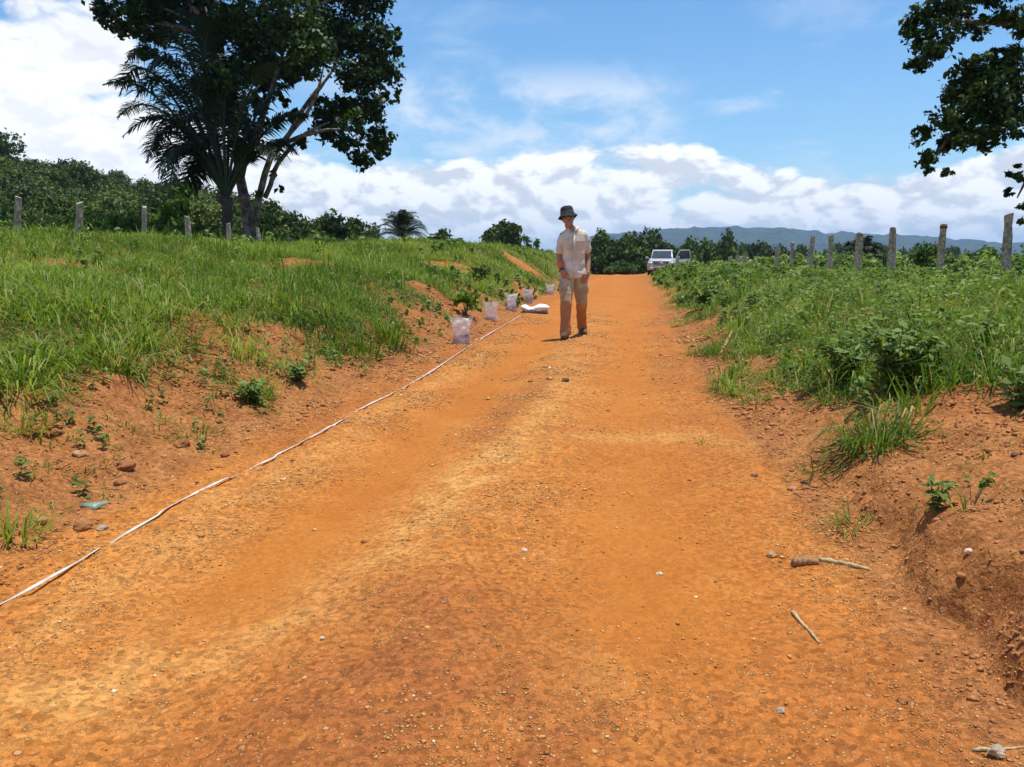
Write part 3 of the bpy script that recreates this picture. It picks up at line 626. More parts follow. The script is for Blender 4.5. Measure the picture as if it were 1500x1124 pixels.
# ---- tree on the right whose boughs hang into the picture
def right_tree():
    T0 = 16.0; base = ground_at(1780, T0); t = empty('overhanging_tree', base, 'dark leafy boughs of a tree hanging in from the right above the fence', 'tree')
    def L(px, py, dz=0.0): return at(px, py, T0+dz)-base
    CL = [(1330,42,16),(1350,22,20),(1372,55,27),(1348,88,17),(1400,18,24),(1382,2,24),(1428,42,17),(1442,28,12),(1478,22,20),(1496,40,18),(1420,-8,24),(1460,-10,20),(1365,80,17),(1336,98,8),
          (1425,108,28),(1468,98,26),(1400,138,22),(1442,150,34),(1485,140,28),(1382,172,19),(1352,198,15),(1344,190,8),(1364,232,14),(1386,252,8),(1362,250,8),(1418,198,24),(1460,190,22),(1440,212,14),(1398,205,18),
          (1492,195,12),(1488,252,10),(1480,280,6),(1472,284,5),(1497,300,9),(1493,262,9),(1496,325,6),(1452,78,14),(1480,85,18),(1490,115,16),(1412,170,22),(1384,212,14),(1448,128,24),(1470,165,22),(1500,170,20),(1430,90,16),(1395,110,9)]
    cl = []
    for px, py, r in CL:
        p = L(px, py, max(-.7, min(.7, rs.normal()*.4))); k = r/FPX*T0; cl.append((*p, k, k*1.2, k*.85))
    for i in range(30): a, q = rs.rand()*6.28, .3+2.2*rs.rand(); p = L(1820, -40-260*rs.rand())+Vector((math.cos(a)*q*1.3, math.sin(a)*q, 0)); cl.append((*p, .8, .8, .6))
    foliage('crown', cl, 420, .060, M_tree, t, elong=2.0, sub=16, hollow=.1, jitter=.40, up=.5)
    mb = MB(); top = L(1775, 20); mb.tube([Vector((0, 0, -.3)), L(1772, 250), top, L(1790, -200)], [.17, .14, .11, .05], 10)
    for a, pts in (((1772, 120), [(1660,60),(1540,40),(1470,35),(1400,30),(1350,40)]), ((1773, 200), [(1680,120),(1560,100),(1480,125),(1430,160),(1390,200),(1368,235)]), ((1772, 260), [(1660,210),(1560,220),(1510,250),(1490,290)]), ((1774, 60), [(1650,-30),(1540,-30),(1440,-12)])):
        pp = [L(*a)]+[L(*q) for q in pts]; mb.tube(pp, list(np.linspace(.11, .013, len(pp))), 6)
    for (px, py, r), c in zip(CL, cl):
        o = L(px+24, py-10 if py > 60 else py+8); (limb(mb, o, Vector(c[:3]), .012, .005, .06, 5, 5) if r > 13 else None)
    mb.build('trunk', M_bark, t)
right_tree()

# ------------------------------------------------------------------ grass and ground cover (nobody could count it)
def in_view(x, y, m=1.6): return (y > .6) & (np.abs(x) < .70*y + m)
def scatter(u0, u1, bands, dens_fn):
    """points on the ground, density per band scaled by dens_fn"""
    U, Vv, B = [], [], []
    for i, (v0, v1, d) in enumerate(bands):
        n = int((u1-u0)*(v1-v0)*d); u = u0+(u1-u0)*rs.rand(n); v = v0+(v1-v0)*rs.rand(n); x, y = uv2xy(u, v)
        k = in_view(x, y); u, v = u[k], v[k]; k = rs.rand(len(u)) < dens_fn(u, v); U.append(u[k]); Vv.append(v[k])
    return np.concatenate(U), np.concatenate(Vv)
def blades(u, v, h, wd, azim, lean, bend, tint):
    """curved grass blades: 5 vertices each"""
    x, y = uv2xy(u, v); z = height(u, v)-.012; b = np.stack([x, y, z], 1); n = len(u)
    d = np.stack([np.cos(azim), np.sin(azim), 0*azim], 1); s = np.stack([-np.sin(azim+.4*rs.normal(size=n)), np.cos(azim), 0*azim], 1); up = np.array([0, 0, 1.0])
    h_, w_ = h[:, None], wd[:, None]; l_, b_ = lean[:, None], bend[:, None]
    m = b+up*h_*.58*np.cos(l_)+d*h_*.58*np.sin(l_); e = m+(up*np.cos(l_+b_)+d*np.sin(l_+b_))*h_*.5
    V = np.stack([b-s*w_*.4, b+s*w_*.4, m+s*w_*.5, m-s*w_*.5, e], 1).reshape(-1, 3); i = np.arange(n)*5
    return V, np.stack([i, i+1, i+2, i+3], 1), np.stack([i+3, i+2, i+4], 1), np.repeat(tint, 5)
def tufts(u, v, nb, h, wd, spread, lean=.45, bend=.9, hvar=.35):
    """turn tuft centres into blades"""
    k = np.repeat(np.arange(len(u)), nb); n = len(k); a = rs.rand(n)*6.283; r = spread[k]*rs.rand(n)**.6
    ct = np.clip(.40+.2*rs.normal(size=len(u))+1.3*(fbm(u*.55, v*.55, 4, 111)-.5), 0, .93)
    du, dv = r*np.cos(a), r*np.sin(a); hh = h[k]*(1-hvar+2*hvar*rs.rand(n)); tint = np.clip(ct[k]+.16*rs.normal(size=n), 0, .94); tint = np.where(rs.rand(n) < .065, .99, tint)
    return blades(u[k]+du, v[k]+dv, hh, wd[k]*(.7+.6*rs.rand(n)), a+RA*0+.5*rs.normal(size=n), np.abs(lean*rs.normal(size=n))*.8+r/spread[k]*lean*.5, bend*(.3+.9*rs.rand(n)), tint)
def grass_object(name, parts, mat):
    V, F4, F3, T = [], [], [], []; b = 0
    for v, f4, f3, t in parts: V.append(v); F4.append(f4+b); F3.append(f3+b); T.append(t); b += len(v)
    return tag(npmesh(name, np.concatenate(V), [np.concatenate(F4), np.concatenate(F3)], mat, attrs={'tint': np.concatenate(T)}), kind='stuff')
def patchy(u, v, lo=.25): return lo+(1-lo)*sstep(.30, .62, fbm(u*1.3, v*1.3, 4, 121))
def hmod(u, v): return .22+1.55*fbm(u*.9, v*.9, 4, 131)**1.15+.35*sstep(.55, .7, fbm(u*.35, v*.35, 2, 133))
rs.seed(105)
# left bank
lb_b = [(1.5, 6, 100), (6, 10, 80), (10, 17, 46), (17, 30, 18), (30, 60, 5.0)]
u, v = scatter(-16, -2.5, lb_b, lambda u, v: grass_cover(u, v)*patchy(u, v, .65))
far_k = np.clip(v/12, 1, 3.6)
G = [tufts(u, v, 18, .20*hmod(u, v)*np.where(u < -8, .85, 1), .0078*far_k, .10*far_k**.8, .8, 1.35)]
u, v = scatter(-16, -2.9, [(3, 10, 5), (10, 24, 2.4), (24, 60, .8)], lambda u, v: grass_cover(u, v)**2*sstep(.5, .62, fbm(u*.6, v*.6, 3, 141)))
far_k = np.clip(v/12, 1, 3.6); G.append(tufts(u, v, 34, .34*hmod(u, v), .0088*far_k, .11*far_k**.6, .65, 1.3))
def edge_tufts(pts, h, nb):
    q = [hit(*p) for p in pts for _ in range(1)]; uu, vv = np.array([xy2uv(p.x, p.y) for p, _ in q]).T; tt = np.array([t for _, t in q])
    uu = np.repeat(uu, 3)+.12*rs.normal(size=3*len(uu)); vv = np.repeat(vv, 3)+.2*rs.normal(size=3*len(vv)); tt = np.repeat(tt, 3)
    return tufts(uu, vv, nb, h*(.7+.6*rs.rand(len(uu))), .0080*np.clip(tt/9, 1, 2), .11+0*uu, .95, 1.6)
G.append(edge_tufts([(20,565),(70,560),(120,550),(215,510),(260,490),(300,465),(335,452),(395,462),(440,470),(470,482),(510,470),(560,470),(520,490),(490,515),(420,530)], .25, 54))
grass_object('grass_bank', G, M_grass)
# sparse sprigs on the bare bank and road edges
def sparse(u, v): return (.17+.9*sstep(.45, .58, fbm(u*1.7, v*1.7, 3, 151))+.30*sstep(4.3, 5.5, v)*sstep(12, 9, v)*sstep(-2.3, -2.7, u))*(1-grass_cover(u, v))*np.clip(sstep(-2.15, -2.5, u)+sstep(1.0, 1.4, u), 0, 1)
u, v = scatter(-4.5, -2.1, [(1.5, 10, 60), (10, 30, 22)], sparse); u2, v2 = scatter(.95, 4, [(1.5, 8, 14), (8, 30, 8)], sparse); u, v = np.r_[u, u2], np.r_[v, v2]
grass_object('sparse_grass', [tufts(u, v, 12, .075*hmod(u, v), .005*np.clip(v/9, 1, 3), .06+0*u, .9, 1.1)], M_grass)
# right verge
rb_b = [(3.0, 7, 80), (7, 12, 52), (12, 22, 22), (22, 60, 6)]
u, v = scatter(.9, 16, rb_b, lambda u, v: grass_cover(u, v)*patchy(u, v, .45)); far_k = np.clip(v/11, 1, 3.6)
edge = .55+.45*sstep(1.0, 2.4, u)
G = [tufts(u, v, 18, .24*hmod(u, v)*edge*(1-.25*sstep(3, 5.5, u)), .0070*far_k, .10*far_k**.8, .75, 1.25)]
u, v = scatter(1.3, 16, [(4, 10, 9), (10, 24, 4.5), (24, 60, 1.4)], lambda u, v: grass_cover(u, v)**2*sstep(.45, .6, fbm(u*.6, v*.6, 3, 161)))
far_k = np.clip(v/11, 1, 3.6); G.append(tufts(u, v, 30, .42*hmod(u, v)*(.6+.4*sstep(1.2, 2.6, u))*(1-.4*sstep(3, 5.5, u)), .0092*far_k, .12*far_k**.6, .65, 1.35))
G.append(edge_tufts([(1000,440),(1020,470),(1050,520),(1070,560),(1085,590),(1250,585),(1330,580),(1380,560),(1440,480),(1490,470),(1410,500),(1280,560),(1190,560),(1130,560),(1100,520)], .25, 44))
grass_object('grass_verge', G, M_grass)
# broad leaved weeds, mostly on the right verge
def weeds(u, v, nl, h, lsize):
    k = np.repeat(np.arange(len(u)), nl); n = len(k); a = rs.rand(n)*6.283; q = rs.rand(n)**.7; hh = h[k]*q; r = h[k]*.42*(.25+.75*rs.rand(n))*(1.1-.5*q)
    x, y = uv2xy(u[k], v[k]); P = np.stack([x+r*np.cos(a), y+r*np.sin(a), height(u[k], v[k])+hh], 1)
    N = np.stack([np.cos(a)*.55, np.sin(a)*.55, .8+.3*rs.rand(n)], 1)+rs.normal(size=(n, 3))*.3; N /= np.linalg.norm(N, axis=1, keepdims=True)
    ct = np.clip(.45+.2*rs.normal(size=len(u))+.9*(fbm(u*1.2, v*1.2, 3, 113)-.5), .02, .93)[k]; t = np.clip(ct+.12*rs.normal(size=n)+.15*(q-.5), 0, .94); t = np.where(rs.rand(n) < .02, .99, t)
    return leaf_cards(P, N, lsize[k]*(.6+.8*rs.rand(n)), 2.1, t, .15)
u, v = scatter(1.0, 14, [(3.4, 7, 17), (7, 12, 12), (12, 24, 5.5), (24, 55, 1.5)], lambda u, v: grass_cover(u, v)*(.25+.75*sstep(.42, .58, fbm(u*.8, v*.8, 3, 171)))); ud, vd = scatter(-9, -2.6, [(4, 10, 2.2), (10, 25, 1.2), (25, 55, .5)], lambda u, v: sstep(.1, .6, grass_cover(u, v))*sstep(.48, .6, fbm(u*.9, v*.9, 3, 181)))
u, v = np.r_[u, ud], np.r_[v, vd]; us_, vs_ = scatter(-4.2, -2.2, [(2, 10, 34), (10, 30, 12)], sparse); wv, wf, wt = weeds(us_, vs_, 20, .095*hmod(us_, vs_), .015*np.clip(vs_/6, 1, 3)); tag(npmesh('bank_weeds', wv, [wf], M_weed, attrs={'tint': wt}), kind='stuff')
wv, wf, wt = weeds(u, v, 46, .38*hmod(u, v)*np.where(u > 0, (.5+.5*sstep(1.0, 2.4, u))*(1-.35*sstep(3, 5.5, u)), .55), .022*np.clip(v/9, 1, 3.6))
tag(npmesh('weed_cover', wv, [wf], M_weed, attrs={'tint': wt}), kind='stuff')
# rough scrub in the field behind both fences
u, v = scatter(-34, -11, [(10, 60, 1.2)], lambda u, v: patchy(u, v, .3)); u2, v2 = scatter(8.5, 40, [(16, 90, .7)], lambda u, v: patchy(u, v, .3)); u, v = np.r_[u, u2], np.r_[v, v2]
wv, wf, wt = weeds(u, v, 26, .62*hmod(u, v), .055*np.clip(v/16, 1, 3.0)); tag(npmesh('field_scrub', wv, [wf], M_weed, attrs={'tint': wt}), kind='stuff')

u, v = scatter(-5, -2.2, [(1.5, 12, 26)], lambda u, v: .35+.65*sstep(.45, .6, fbm(u*1.5, v*1.5, 3, 191))); u2, v2 = scatter(.9, 5, [(1.3, 12, 34)], lambda u, v: .3+.7*sstep(.45, .6, fbm(u*1.5, v*1.5, 3, 193))); u, v = np.r_[u, u2], np.r_[v, v2]; n_ = len(u)
v_, f4, f3, _ = blades(u, v, .03+.10*rs.rand(n_)**2, .0035+.002*rs.rand(n_), rs.rand(n_)*6.283, 1.35+.2*rs.rand(n_), .25*rs.normal(size=n_), np.full(n_, .99)); v_[:, 2] += .02
tag(npmesh('straw_litter', v_, [f4, f3], M_grass, attrs={'tint': np.repeat(.955+.045*rs.rand(n_), 5)}), kind='stuff')

# ------------------------------------------------------------------ single plants one can point at
def tussock(name, px, py, label, nb, h, wd, spread, lean=.6, bend=1.3, cat='grass tuft', mat=M_grass, tintk=.0):
    p, t = hit(px, py); u, v = xy2uv(p.x, p.y); one = np.array([0.]); k = len(rs.rand(1))
    V, F4, F3, T = tufts(np.array([u]), np.array([v]), nb, np.array([h]), np.array([wd]), np.array([spread]), lean, bend)
    o = npmesh(name, V-np.array(tuple(p)), [F4, F3], mat, attrs={'tint': np.clip(T+tintk, 0, .99)}); o.location = p; return tag(o, label, cat)
tussock('grass_clump', 1288, 655, 'big arching green grass clump on the bare right bank', 330, .27, .0062, .15, 1.0, 1.7, tintk=.05)
tussock('grass_clump', 1248, 775, 'thin sprawling grass tuft on the right bank above the short log', 70, .15, .0042, .05, 1.1, 1.1, tintk=.2)
tussock('grass_clump', 1195, 695, 'few long blades drooping over the right road edge below the big grass clump', 22, .16, .005, .05, .9, 1.3)
tussock('grass_clump', 1033, 650, 'tiny flat green sprig growing alone on the road beside the right bank', 26, .06, .004, .05, 1.0, .6)
tussock('grass_clump', 18, 785, 'bright grass tuft at the left picture edge above the tape', 90, .13, .006, .12, .6, .9)
tussock('grass_clump', 30, 628, 'green clump low on the bare left bank at the left picture edge', 90, .12, .006, .12, .6, .9)
tussock('grass_clump', 290, 640, 'low tuft at the foot of the left bank above the dark clods', 70, .09, .006, .14, .8, .9)
tussock('grass_clump', 170, 540, 'pale tussock hanging at the lower edge of the left grass', 110, .30, .007, .09, .6, 1.2, tintk=.15)
tussock('grass_clump', 380, 585, 'green tuft at the foot of the left bank beside the weedy patch', 90, .16, .007, .11, .5, .9)
tussock('grass_clump', 570, 505, 'tall green tuft on the left bank foot before the nearest bag', 150, .42, .010, .16, .5, 1.0)
tussock('grass_clump', 530, 520, 'second tall green tuft left of the tallest one on the left bank foot', 110, .34, .010, .16, .6, 1.0)
tussock('grass_clump', 1340, 610, 'single stiff pale blades rising behind the big grass clump', 14, .22, .010, .05, .35, .4, tintk=.3)
def plant(name, px, py, label, h, nstem, leaf, nl, r, mat=M_weed, cat='plant', top_only=False, stem_r=.003):
    p, t = hit(px, py); o = empty(name, p, label, cat); mb = MB(); P, N = [], []
    for i in range(nstem):
        a = rs.rand()*6.28; q = r*(.3+.7*rs.rand()); e = Vector((math.cos(a)*q, math.sin(a)*q, h*(.65+.4*rs.rand()))); pts = bez((0, 0, -.03), (e.x*.3, e.y*.3, e.z*.6), e, 6); mb.tube(pts, [stem_r*1.4, stem_r*1.3, stem_r*1.1, stem_r, stem_r*.8, stem_r*.5], 5)
        for j in range(nl):
            k = (.72+.28*rs.rand()) if top_only else (.25+.75*rs.rand()); b = Vector(pts[min(5, int(k*5.99))]); a2 = rs.rand()*6.28; d = Vector((math.cos(a2), math.sin(a2), .15)); P.append(tuple(b+d*leaf*.9)); N.append(tuple(Vector((d.x*.4, d.y*.4, 1))+Vector(rs.normal(size=3)*.2)))
    mb.build('stem', M_dry if top_only else M_bush_stem, o); P, N = np.array(P), np.array(N); N /= np.linalg.norm(N, axis=1, keepdims=True)
    v, f, t_ = leaf_cards(P, N, leaf*(.7+.6*rs.rand(len(P))), 2.5, np.clip(.45+.2*rs.normal(size=len(P)), 0, .94), .2); npmesh('foliage', v, [f], mat, o, {'tint': t_}); return o
M_bush_stem = simple('green_stem', (.10, .12, .04), .8, scale=30)
plant('leafy_weed', 1368, 748, 'small dark leafy weed on the right bank above the shadowed hollow', .10, 7, .020, 9, .055)
plant('spindly_weed', 1424, 742, 'spindly dry weed with a flat yellow green top on the right bank', .12, 5, .011, 14, .05, top_only=True, stem_r=.0015, mat=M_grass)
plant('leafy_weed', 1488, 600, 'broad leaved plant at the right picture edge on bare dirt', .22, 9, .034, 9, .13)
plant('leafy_weed', 1435, 530, 'small bushy plant with a reddish stem on the bare dirt right of the leafy shrub', .26, 8, .038, 8, .10)
plant('leafy_shrub', 1310, 575, 'large leafy weed shrub with big pale leaves at the edge of the right verge', .42, 30, .036, 16, .30)
plant('leafy_shrub', 1240, 560, 'second leafy weed shrub left of the largest one on the right verge', .32, 24, .032, 14, .26)
plant('leafy_shrub', 1030, 450, 'grey green leafy shrub at the right road edge near the pickup', .42, 22, .05, 14, .34)
plant('leafy_weed', 372, 590, 'weedy patch of pale round leaves at the foot of the left bank', .15, 14, .032, 8, .16)
plant('leafy_weed', 440, 560, 'small leafy weed between the weedy patch and the tall green tufts', .16, 10, .034, 8, .14)

rs.seed(106)
# ------------------------------------------------------------------ fence posts
def post(px, top, t, wpx, label, group, lean=0.0, cap=False, depth=.9):
    g = ground_at(px, t); tp = at(px, top, t); h = tp.z-g.z; r = wpx/FPX*t*.42; mb = MB(); n = 9; lean += .035*rs.normal(); rings = []
    ph = rs.rand(9)*6.28
    for i, k in enumerate(np.linspace(-.35/h, 1, 9)):
        rr = r*(1.08-.16*k)*(1+.07*rs.normal())
        rings.append([(lean*h*k+rr*(1+.10*math.sin(2*a+ph[0])+.05*rs.normal())*math.cos(a), rr*(.85+.06*rs.normal())*math.sin(a), h*k+(.03*math.sin(a+ph[1])*r/.08 if i == 8 else 0)) for a in np.linspace(0, 2*math.pi, n, endpoint=False)])
    mb.rings(rings); o = mb.build('fence_post', M_post, None, smooth=False); o.location = g; o.rotation_euler = (0, 0, 0); tag(o, label, 'fence post', group)
    if cap:
        cb = MB(); cb.loft([(lean*h, 0, h-.10, r*1.12, r*1.05), (lean*h, 0, h-.04, r*1.10, r*1.05), (lean*h, 0, h+.012, r*.95, r*.9), (lean*h, 0, h+.03, r*.3, r*.3)], 10); cb.build('post_cap', M_stone2, o)
for i, (px, top, t, wp, ln, lab) in enumerate([(24,290,16,11,.06,'weathered grey post nearest the left picture edge'),(115,298,17.8,13,.13,'thick leaning grey post, second from the left edge'),(211,304,20,9,.10,'slim leaning grey post left of the dense dark shrub'),(279,318,22.4,9,0,'grey post between the dense dark shrub and the palm'),
      (337,328,24.6,8,0,'grey post right in front of the palm trunk'),(383,334,27,6,0,'thin post just right of the big tree trunk'),(424,345,29,7,0,'short post before the dark trees, first right of the big tree'),(459,348,31.2,8,0,'short thick post before the dark rounded trees'),
      (485,354,33.5,6,0,'small dark post, next to last towards the shaggy palm'),(539,351,37.8,5,0,'pale thin post last towards the shaggy palm')]):
    post(px, top, t, wp, lab+' on the left bank', 'left fence posts', ln)
for px, top, t, wp, cap, lab in [(1475,315,17,15,False,'tall thick pale post nearest the right picture edge'),(1377,330,23,11,True,'post with a dark rounded top, second from the right edge'),(1307,335,21,12,False,'pale square post, tallest left of the dark topped one'),(1257,343,24,12,False,'weathered post in front of the low feather palm'),
      (1216,344,29,9,False,'slim post just left of the low feather palm'),(1186,348,31,10,False,'pale sturdy post between two slimmer ones'),(1159,355,36,7,False,'dull brown slim post left of the pale sturdy one'),(1137,363,40,8,False,'short whitish post standing alone'),
      (1091,374,50,7,False,'rightmost of three short pale posts close together'),(1080,375,52,7,False,'middle of three short pale posts close together'),(1069,376,54,7,False,'leftmost of three short pale posts close together')]:
    post(px, top, t, wp, lab+' on the right verge', 'right fence posts', 0, cap)

# ------------------------------------------------------------------ measuring tape along the left edge of the road
def tape():
    pts = [(-40,917),(0,893),(72,850),(145,809),(190,780),(240,752),(285,730),(330,706),(372,684),(410,664),(445,648),(480,630),(510,613),(530,602),(570,583),(610,560),(650,533),(690,505),(715,491),(740,477),(764,463)]
    hid = [(150,236),(334,404),(486,520),(694,704)]; P = []
    for px, py in pts:
        a, b, c = ray(px, py); t = -CAMH/c; P.append((Vector((a*t, b*t, 0)), px))
    mb = []; F = []; wv = .0060
    dense = []
    for (a, pa), (b, pb) in zip(P[:-1], P[1:]):
        for k in np.linspace(0, 1, 14)[:-1]: dense.append((a*(1-k)+b*k, pa*(1-k)+pb*k))
    q = np.array([(p.x, p.y) for p, _ in dense]); kq = np.ones(27)/27; qs = np.stack([np.convolve(np.pad(q[:, i], 13, 'reflect', reflect_type='odd'), kq, 'valid') for i in (0, 1)], 1); dense = [(Vector((a, b, 0)), px) for (a, b), (_, px) in zip(qs, dense)]
    zs = np.array([hz(p.x, p.y) for p, _ in dense]); ker = np.ones(31)/31; zs = np.convolve(np.pad(zs, 15, 'edge'), ker, 'valid')
    for i, (p, px) in enumerate(dense):
        q = dense[min(i+1, len(dense)-1)][0]-dense[max(i-1, 0)][0]; s = Vector((q.y, -q.x, 0)).normalized(); z = max(zs[i], hz(p.x, p.y)-.013)
        dip = any(a < px < b for a, b in hid); wob = .0025*math.sin(i*.07); tw = .002*math.sin(i*.21)
        zz = z+((.001+.007*mnoise.noise(Vector((i*.11, 0, 0)))) if dip else .008); w_ = wv*(1+max(0, p.y-6)*.05)
        mb += [tuple(Vector((p.x, p.y, zz+tw+.002))+s*(wob+w_)), tuple(Vector((p.x, p.y, zz-tw+.002))+s*(wob-w_))]
    idx = np.arange(len(dense)-1)*2; m = simple('tape_vinyl', (.66, .62, .57), .5, scale=9, var=.08, col2=(.50, .38, .28))
    o = npmesh('measuring_tape', mb, [np.stack([idx, idx+1, idx+3, idx+2], 1)], m); tag(o, 'long white measuring tape laid along the left edge of the dirt road, partly under dirt', 'measuring tape')
    so = o.modifiers.new('thick', 'SOLIDIFY'); so.thickness = .0015
tape()

# ------------------------------------------------------------------ plastic sample bags
M_bag, _t, _o = material('clear_plastic')
_co = _t.new('ShaderNodeTexCoord').outputs['Object']; _b = _t.new('ShaderNodeBsdfPrincipled'); _b.inputs['Base Color'].default_value = (.95, .90, .88, 1); _b.inputs['Roughness'].default_value = .28; _b.inputs['Specular IOR Level'].default_value = .6
_t.l.new(_t.bump(_t.noise(_co, 19, 4, .65), .6, .02), _b.inputs['Normal']); _tr = _t.new('ShaderNodeBsdfTranslucent'); _tr.inputs[0].default_value = (.95, .87, .85, 1); _tp = _t.new('ShaderNodeBsdfTransparent')
_m1 = _t.new('ShaderNodeMixShader'); _m1.inputs[0].default_value = .38; _t.l.new(_b.outputs[0], _m1.inputs[1]); _t.l.new(_tr.outputs[0], _m1.inputs[2])
_m2 = _t.new('ShaderNodeMixShader'); _m2.inputs[0].default_value = .55; _t.l.new(_m1.outputs[0], _m2.inputs[1]); _t.l.new(_tp.outputs[0], _m2.inputs[2]); _t.l.new(_m2.outputs[0], _o.inputs[0])
M_soilbag = simple('bagged_soil', (.52, .25, .21), .9, scale=26, bump=.4, col2=(.20, .085, .075))
def sample_bag(px, py, wpx, hpx, label, rz, fill, seed, loc=None):
    p, t = hit(px, py); w_ = wpx/FPX*t*.5; h = hpx/FPX*t; o = empty('plastic_bag', p, label, 'plastic bag', 'plastic sample bags along the tape', rz); n = 40; rings = []; lv = 16
    for i in range(lv):
        k = i/(lv-1); ry = w_*.42*(1-k)**.75+.006; rx = w_*(.92-(.16+.12*((seed*7) % 1))*math.sin(math.pi*min(1, k*1.02))+(.10+.14*((seed*3) % 1))*k**2); r = []
        for j in range(n):
            a = 2*math.pi*j/n; c, s = math.cos(a), math.sin(a); pw = 2/2.8; fx = rx*math.copysign(abs(c)**pw, c); fy = ry*math.copysign(abs(s)**pw, s)
            fold = mnoise.noise(Vector((fx*16+seed*3, k*7, fy*20+seed)))*.034*(.35+k); fold2 = mnoise.noise(Vector((fx*45+seed, k*14, seed)))*.007
            zz = h*k*(1-.0)+ (h*.16*mnoise.noise(Vector((c*1.4+seed, s*1.4, seed)))+h*.14*abs(c)**4)*k**3
            r.append((fx+.25*fold, fy+fold+fold2+(.03*w_/.15)*math.sin(c*3+seed)*k*k, zz))
        rings.append(r)
    mb = MB(); mb.rings(rings, cap=False); mb.f.append(tuple(reversed(range(n)))); mb.build('film', M_bag, o)
    sb = MB(); q = w_*.9; sb.loft([(0, 0, .006, q*.9, w_*.34), (0, 0, h*.10, q*.93, w_*.36), (.01, 0, h*fill*.8, q*.82, w_*.26), (0, 0, h*fill, q*.3, w_*.1)], 22, 2.6)
    sb.build('soil', M_soilbag, o, disp=lambda c: .012*mnoise.noise(c*22+Vector((seed, 0, 0)))); return o
sample_bag(676, 504, 30, 37, 'largest and nearest upright plastic bag of pinkish soil beside the tape', .15, .46, 1.3)
sample_bag(719, 470, 24, 26, 'second plastic bag from the camera, brightest and squarest, on orange dirt', -.1, .25, 4.1)
sample_bag(749, 456, 20, 25, 'third plastic bag, narrow, standing left of the white sack', .2, .35, 7.7)
sample_bag(774, 444, 17, 20, 'fourth plastic bag, pinkish, standing right behind the white sack', -.2, .55, 9.2)
sample_bag(806, 432, 14, 15, 'farthest plastic bag, half hidden close to the person in the sun hat', .1, .4, 12.6)
def sack():
    p, t = hit(784, 458); k = t/FPX; o = empty('folded_sack', p+Vector((0, 0, .0)), 'white crumpled sack lying on a flat grey tray at the road edge beside the bags', 'sack', None, -.08)
    W_ = 19*k; tb = MB(); tb.loft([(0, 0, .0, W_*.94, .20), (0, 0, .02, W_*.98, .21), (0, 0, .050, W_*1.0, .22), (0, 0, .055, W_*.96, .20)], 28, 5); tb.build('tray', simple('grey_tray', (.22, .23, .27), .6), o)
    sb = MB(); sb.loft([(0, 0, .050, W_*1.0, .21), (0, 0, .075, W_*1.03, .225), (-.01, 0, .105, W_*1.0, .2), (-.02, 0, .125, W_*.8, .13), (-.02, 0, .13, W_*.2, .04)], 36, 3.0)
    def d(c):
        left = math.exp(-((c.x+W_*.82)/.10)**2)*.05; mid = -math.exp(-((c.x+W_*.35)/.12)**2)*.05; r_ = math.exp(-((c.x-W_*.45)/.2)**2)*.045
        return (left+mid+r_)*(1 if c.z > .085 else .2)+.012*mnoise.noise(c*13)+.008*mnoise.noise(c*37)
    m = sb.build('sack', simple('white_woven_plastic', (.80, .78, .74), .45, scale=9, var=.06, bump=.3), o, voxel=.012, sm=2, disp=d)
sack()

# ------------------------------------------------------------------ stones, clods, sticks
def stone_mesh(name, r, seed, mat, flat=.65, sub=3, rough=.28):
    bm = bmesh.new(); bmesh.ops.create_icosphere(bm, subdivisions=sub, radius=1); so = Vector((seed*7.1, seed*3.3, seed))
    for v in bm.verts:
        n = mnoise.noise(v.co*1.1+so)*rough*1.4+mnoise.noise(v.co*2.6+so)*rough*.6+mnoise.noise(v.co*6+so)*rough*.18; v.co *= (1+n); v.co = Vector((v.co.x*r, v.co.y*r*.85, v.co.z*r*flat))
    return bmobj(name, bm, mat, smooth=False)
ST = [(828,559,6,M_stone2,'dark stone lying alone in the middle of the road ahead of the person'),(805,556,5,M_stone,'flat brown stone just left of the dark stone on the road'),(966,842,5,M_stone3,'small bright white pebble on the smooth right wheel track'),
      (768,808,5,M_stone3,'pale cream pebble near the middle of the road on the gravel'),(1144,1043,7,M_stone4,'smooth grey pebble in the gravel at the lower right'),(1130,815,8,M_stone,'tan stone on the road near the right bank left of the short log'),
      (1160,718,7,M_stone,'tan stone below the right road edge beside the long drooping blades'),(1105,697,6,M_stone,'small orange stone on the right side of the road level with the grass clump'),(1322,1030,8,M_clod,'dark clod of dirt on the lower right road edge'),
      (116,668,10,M_stone,'flat pale reddish stone lying on the bare left bank'),(150,776,8,M_stone4,'greyish stone beside the dark hollow under the left bank'),(120,775,13,M_clod,'dark crumbly clod beside the greyish stone at the left bank foot'),(185,687,13,M_clod,'reddish brown clod at the left bank foot right of the flat pale stone'),
      (268,655,13,M_clod,'dark clod at the left bank foot below the low tuft'),(176,710,9,M_clod,'low brown clod under the reddish brown clod on the left bank'),(60,765,9,M_stone,'tan stone at the left bank foot near the bright grass tuft'),(330,668,7,M_clod,'small dark clod just above the tape bend'),
      (472,936,4,M_stone3,'bright pebble on the dark gravel patch in the foreground'),(1487,668,6,M_stone2,'dark little stone at the right picture edge on the bank'),(1420,810,7,M_stone3,'pale yellow stone on the sloping right bank'),(82,636,9,M_clod,'brown clod on the upper bare left bank'),(1178,708,5,M_stone2,'small dark stone right of the tan one at the right road edge')]
for i, (px, py, rp, mt, lab) in enumerate(ST):
    p, t = hit(px, py); r = rp/FPX*t; o = stone_mesh('dirt_clod' if mt is M_clod else 'stone', r, i+1.7, mt, .6); o.location = p+Vector((0, 0, r*.25)); o.rotation_euler = (0, 0, rs.rand()*6); tag(o, lab, 'clod' if mt is M_clod else 'stone')
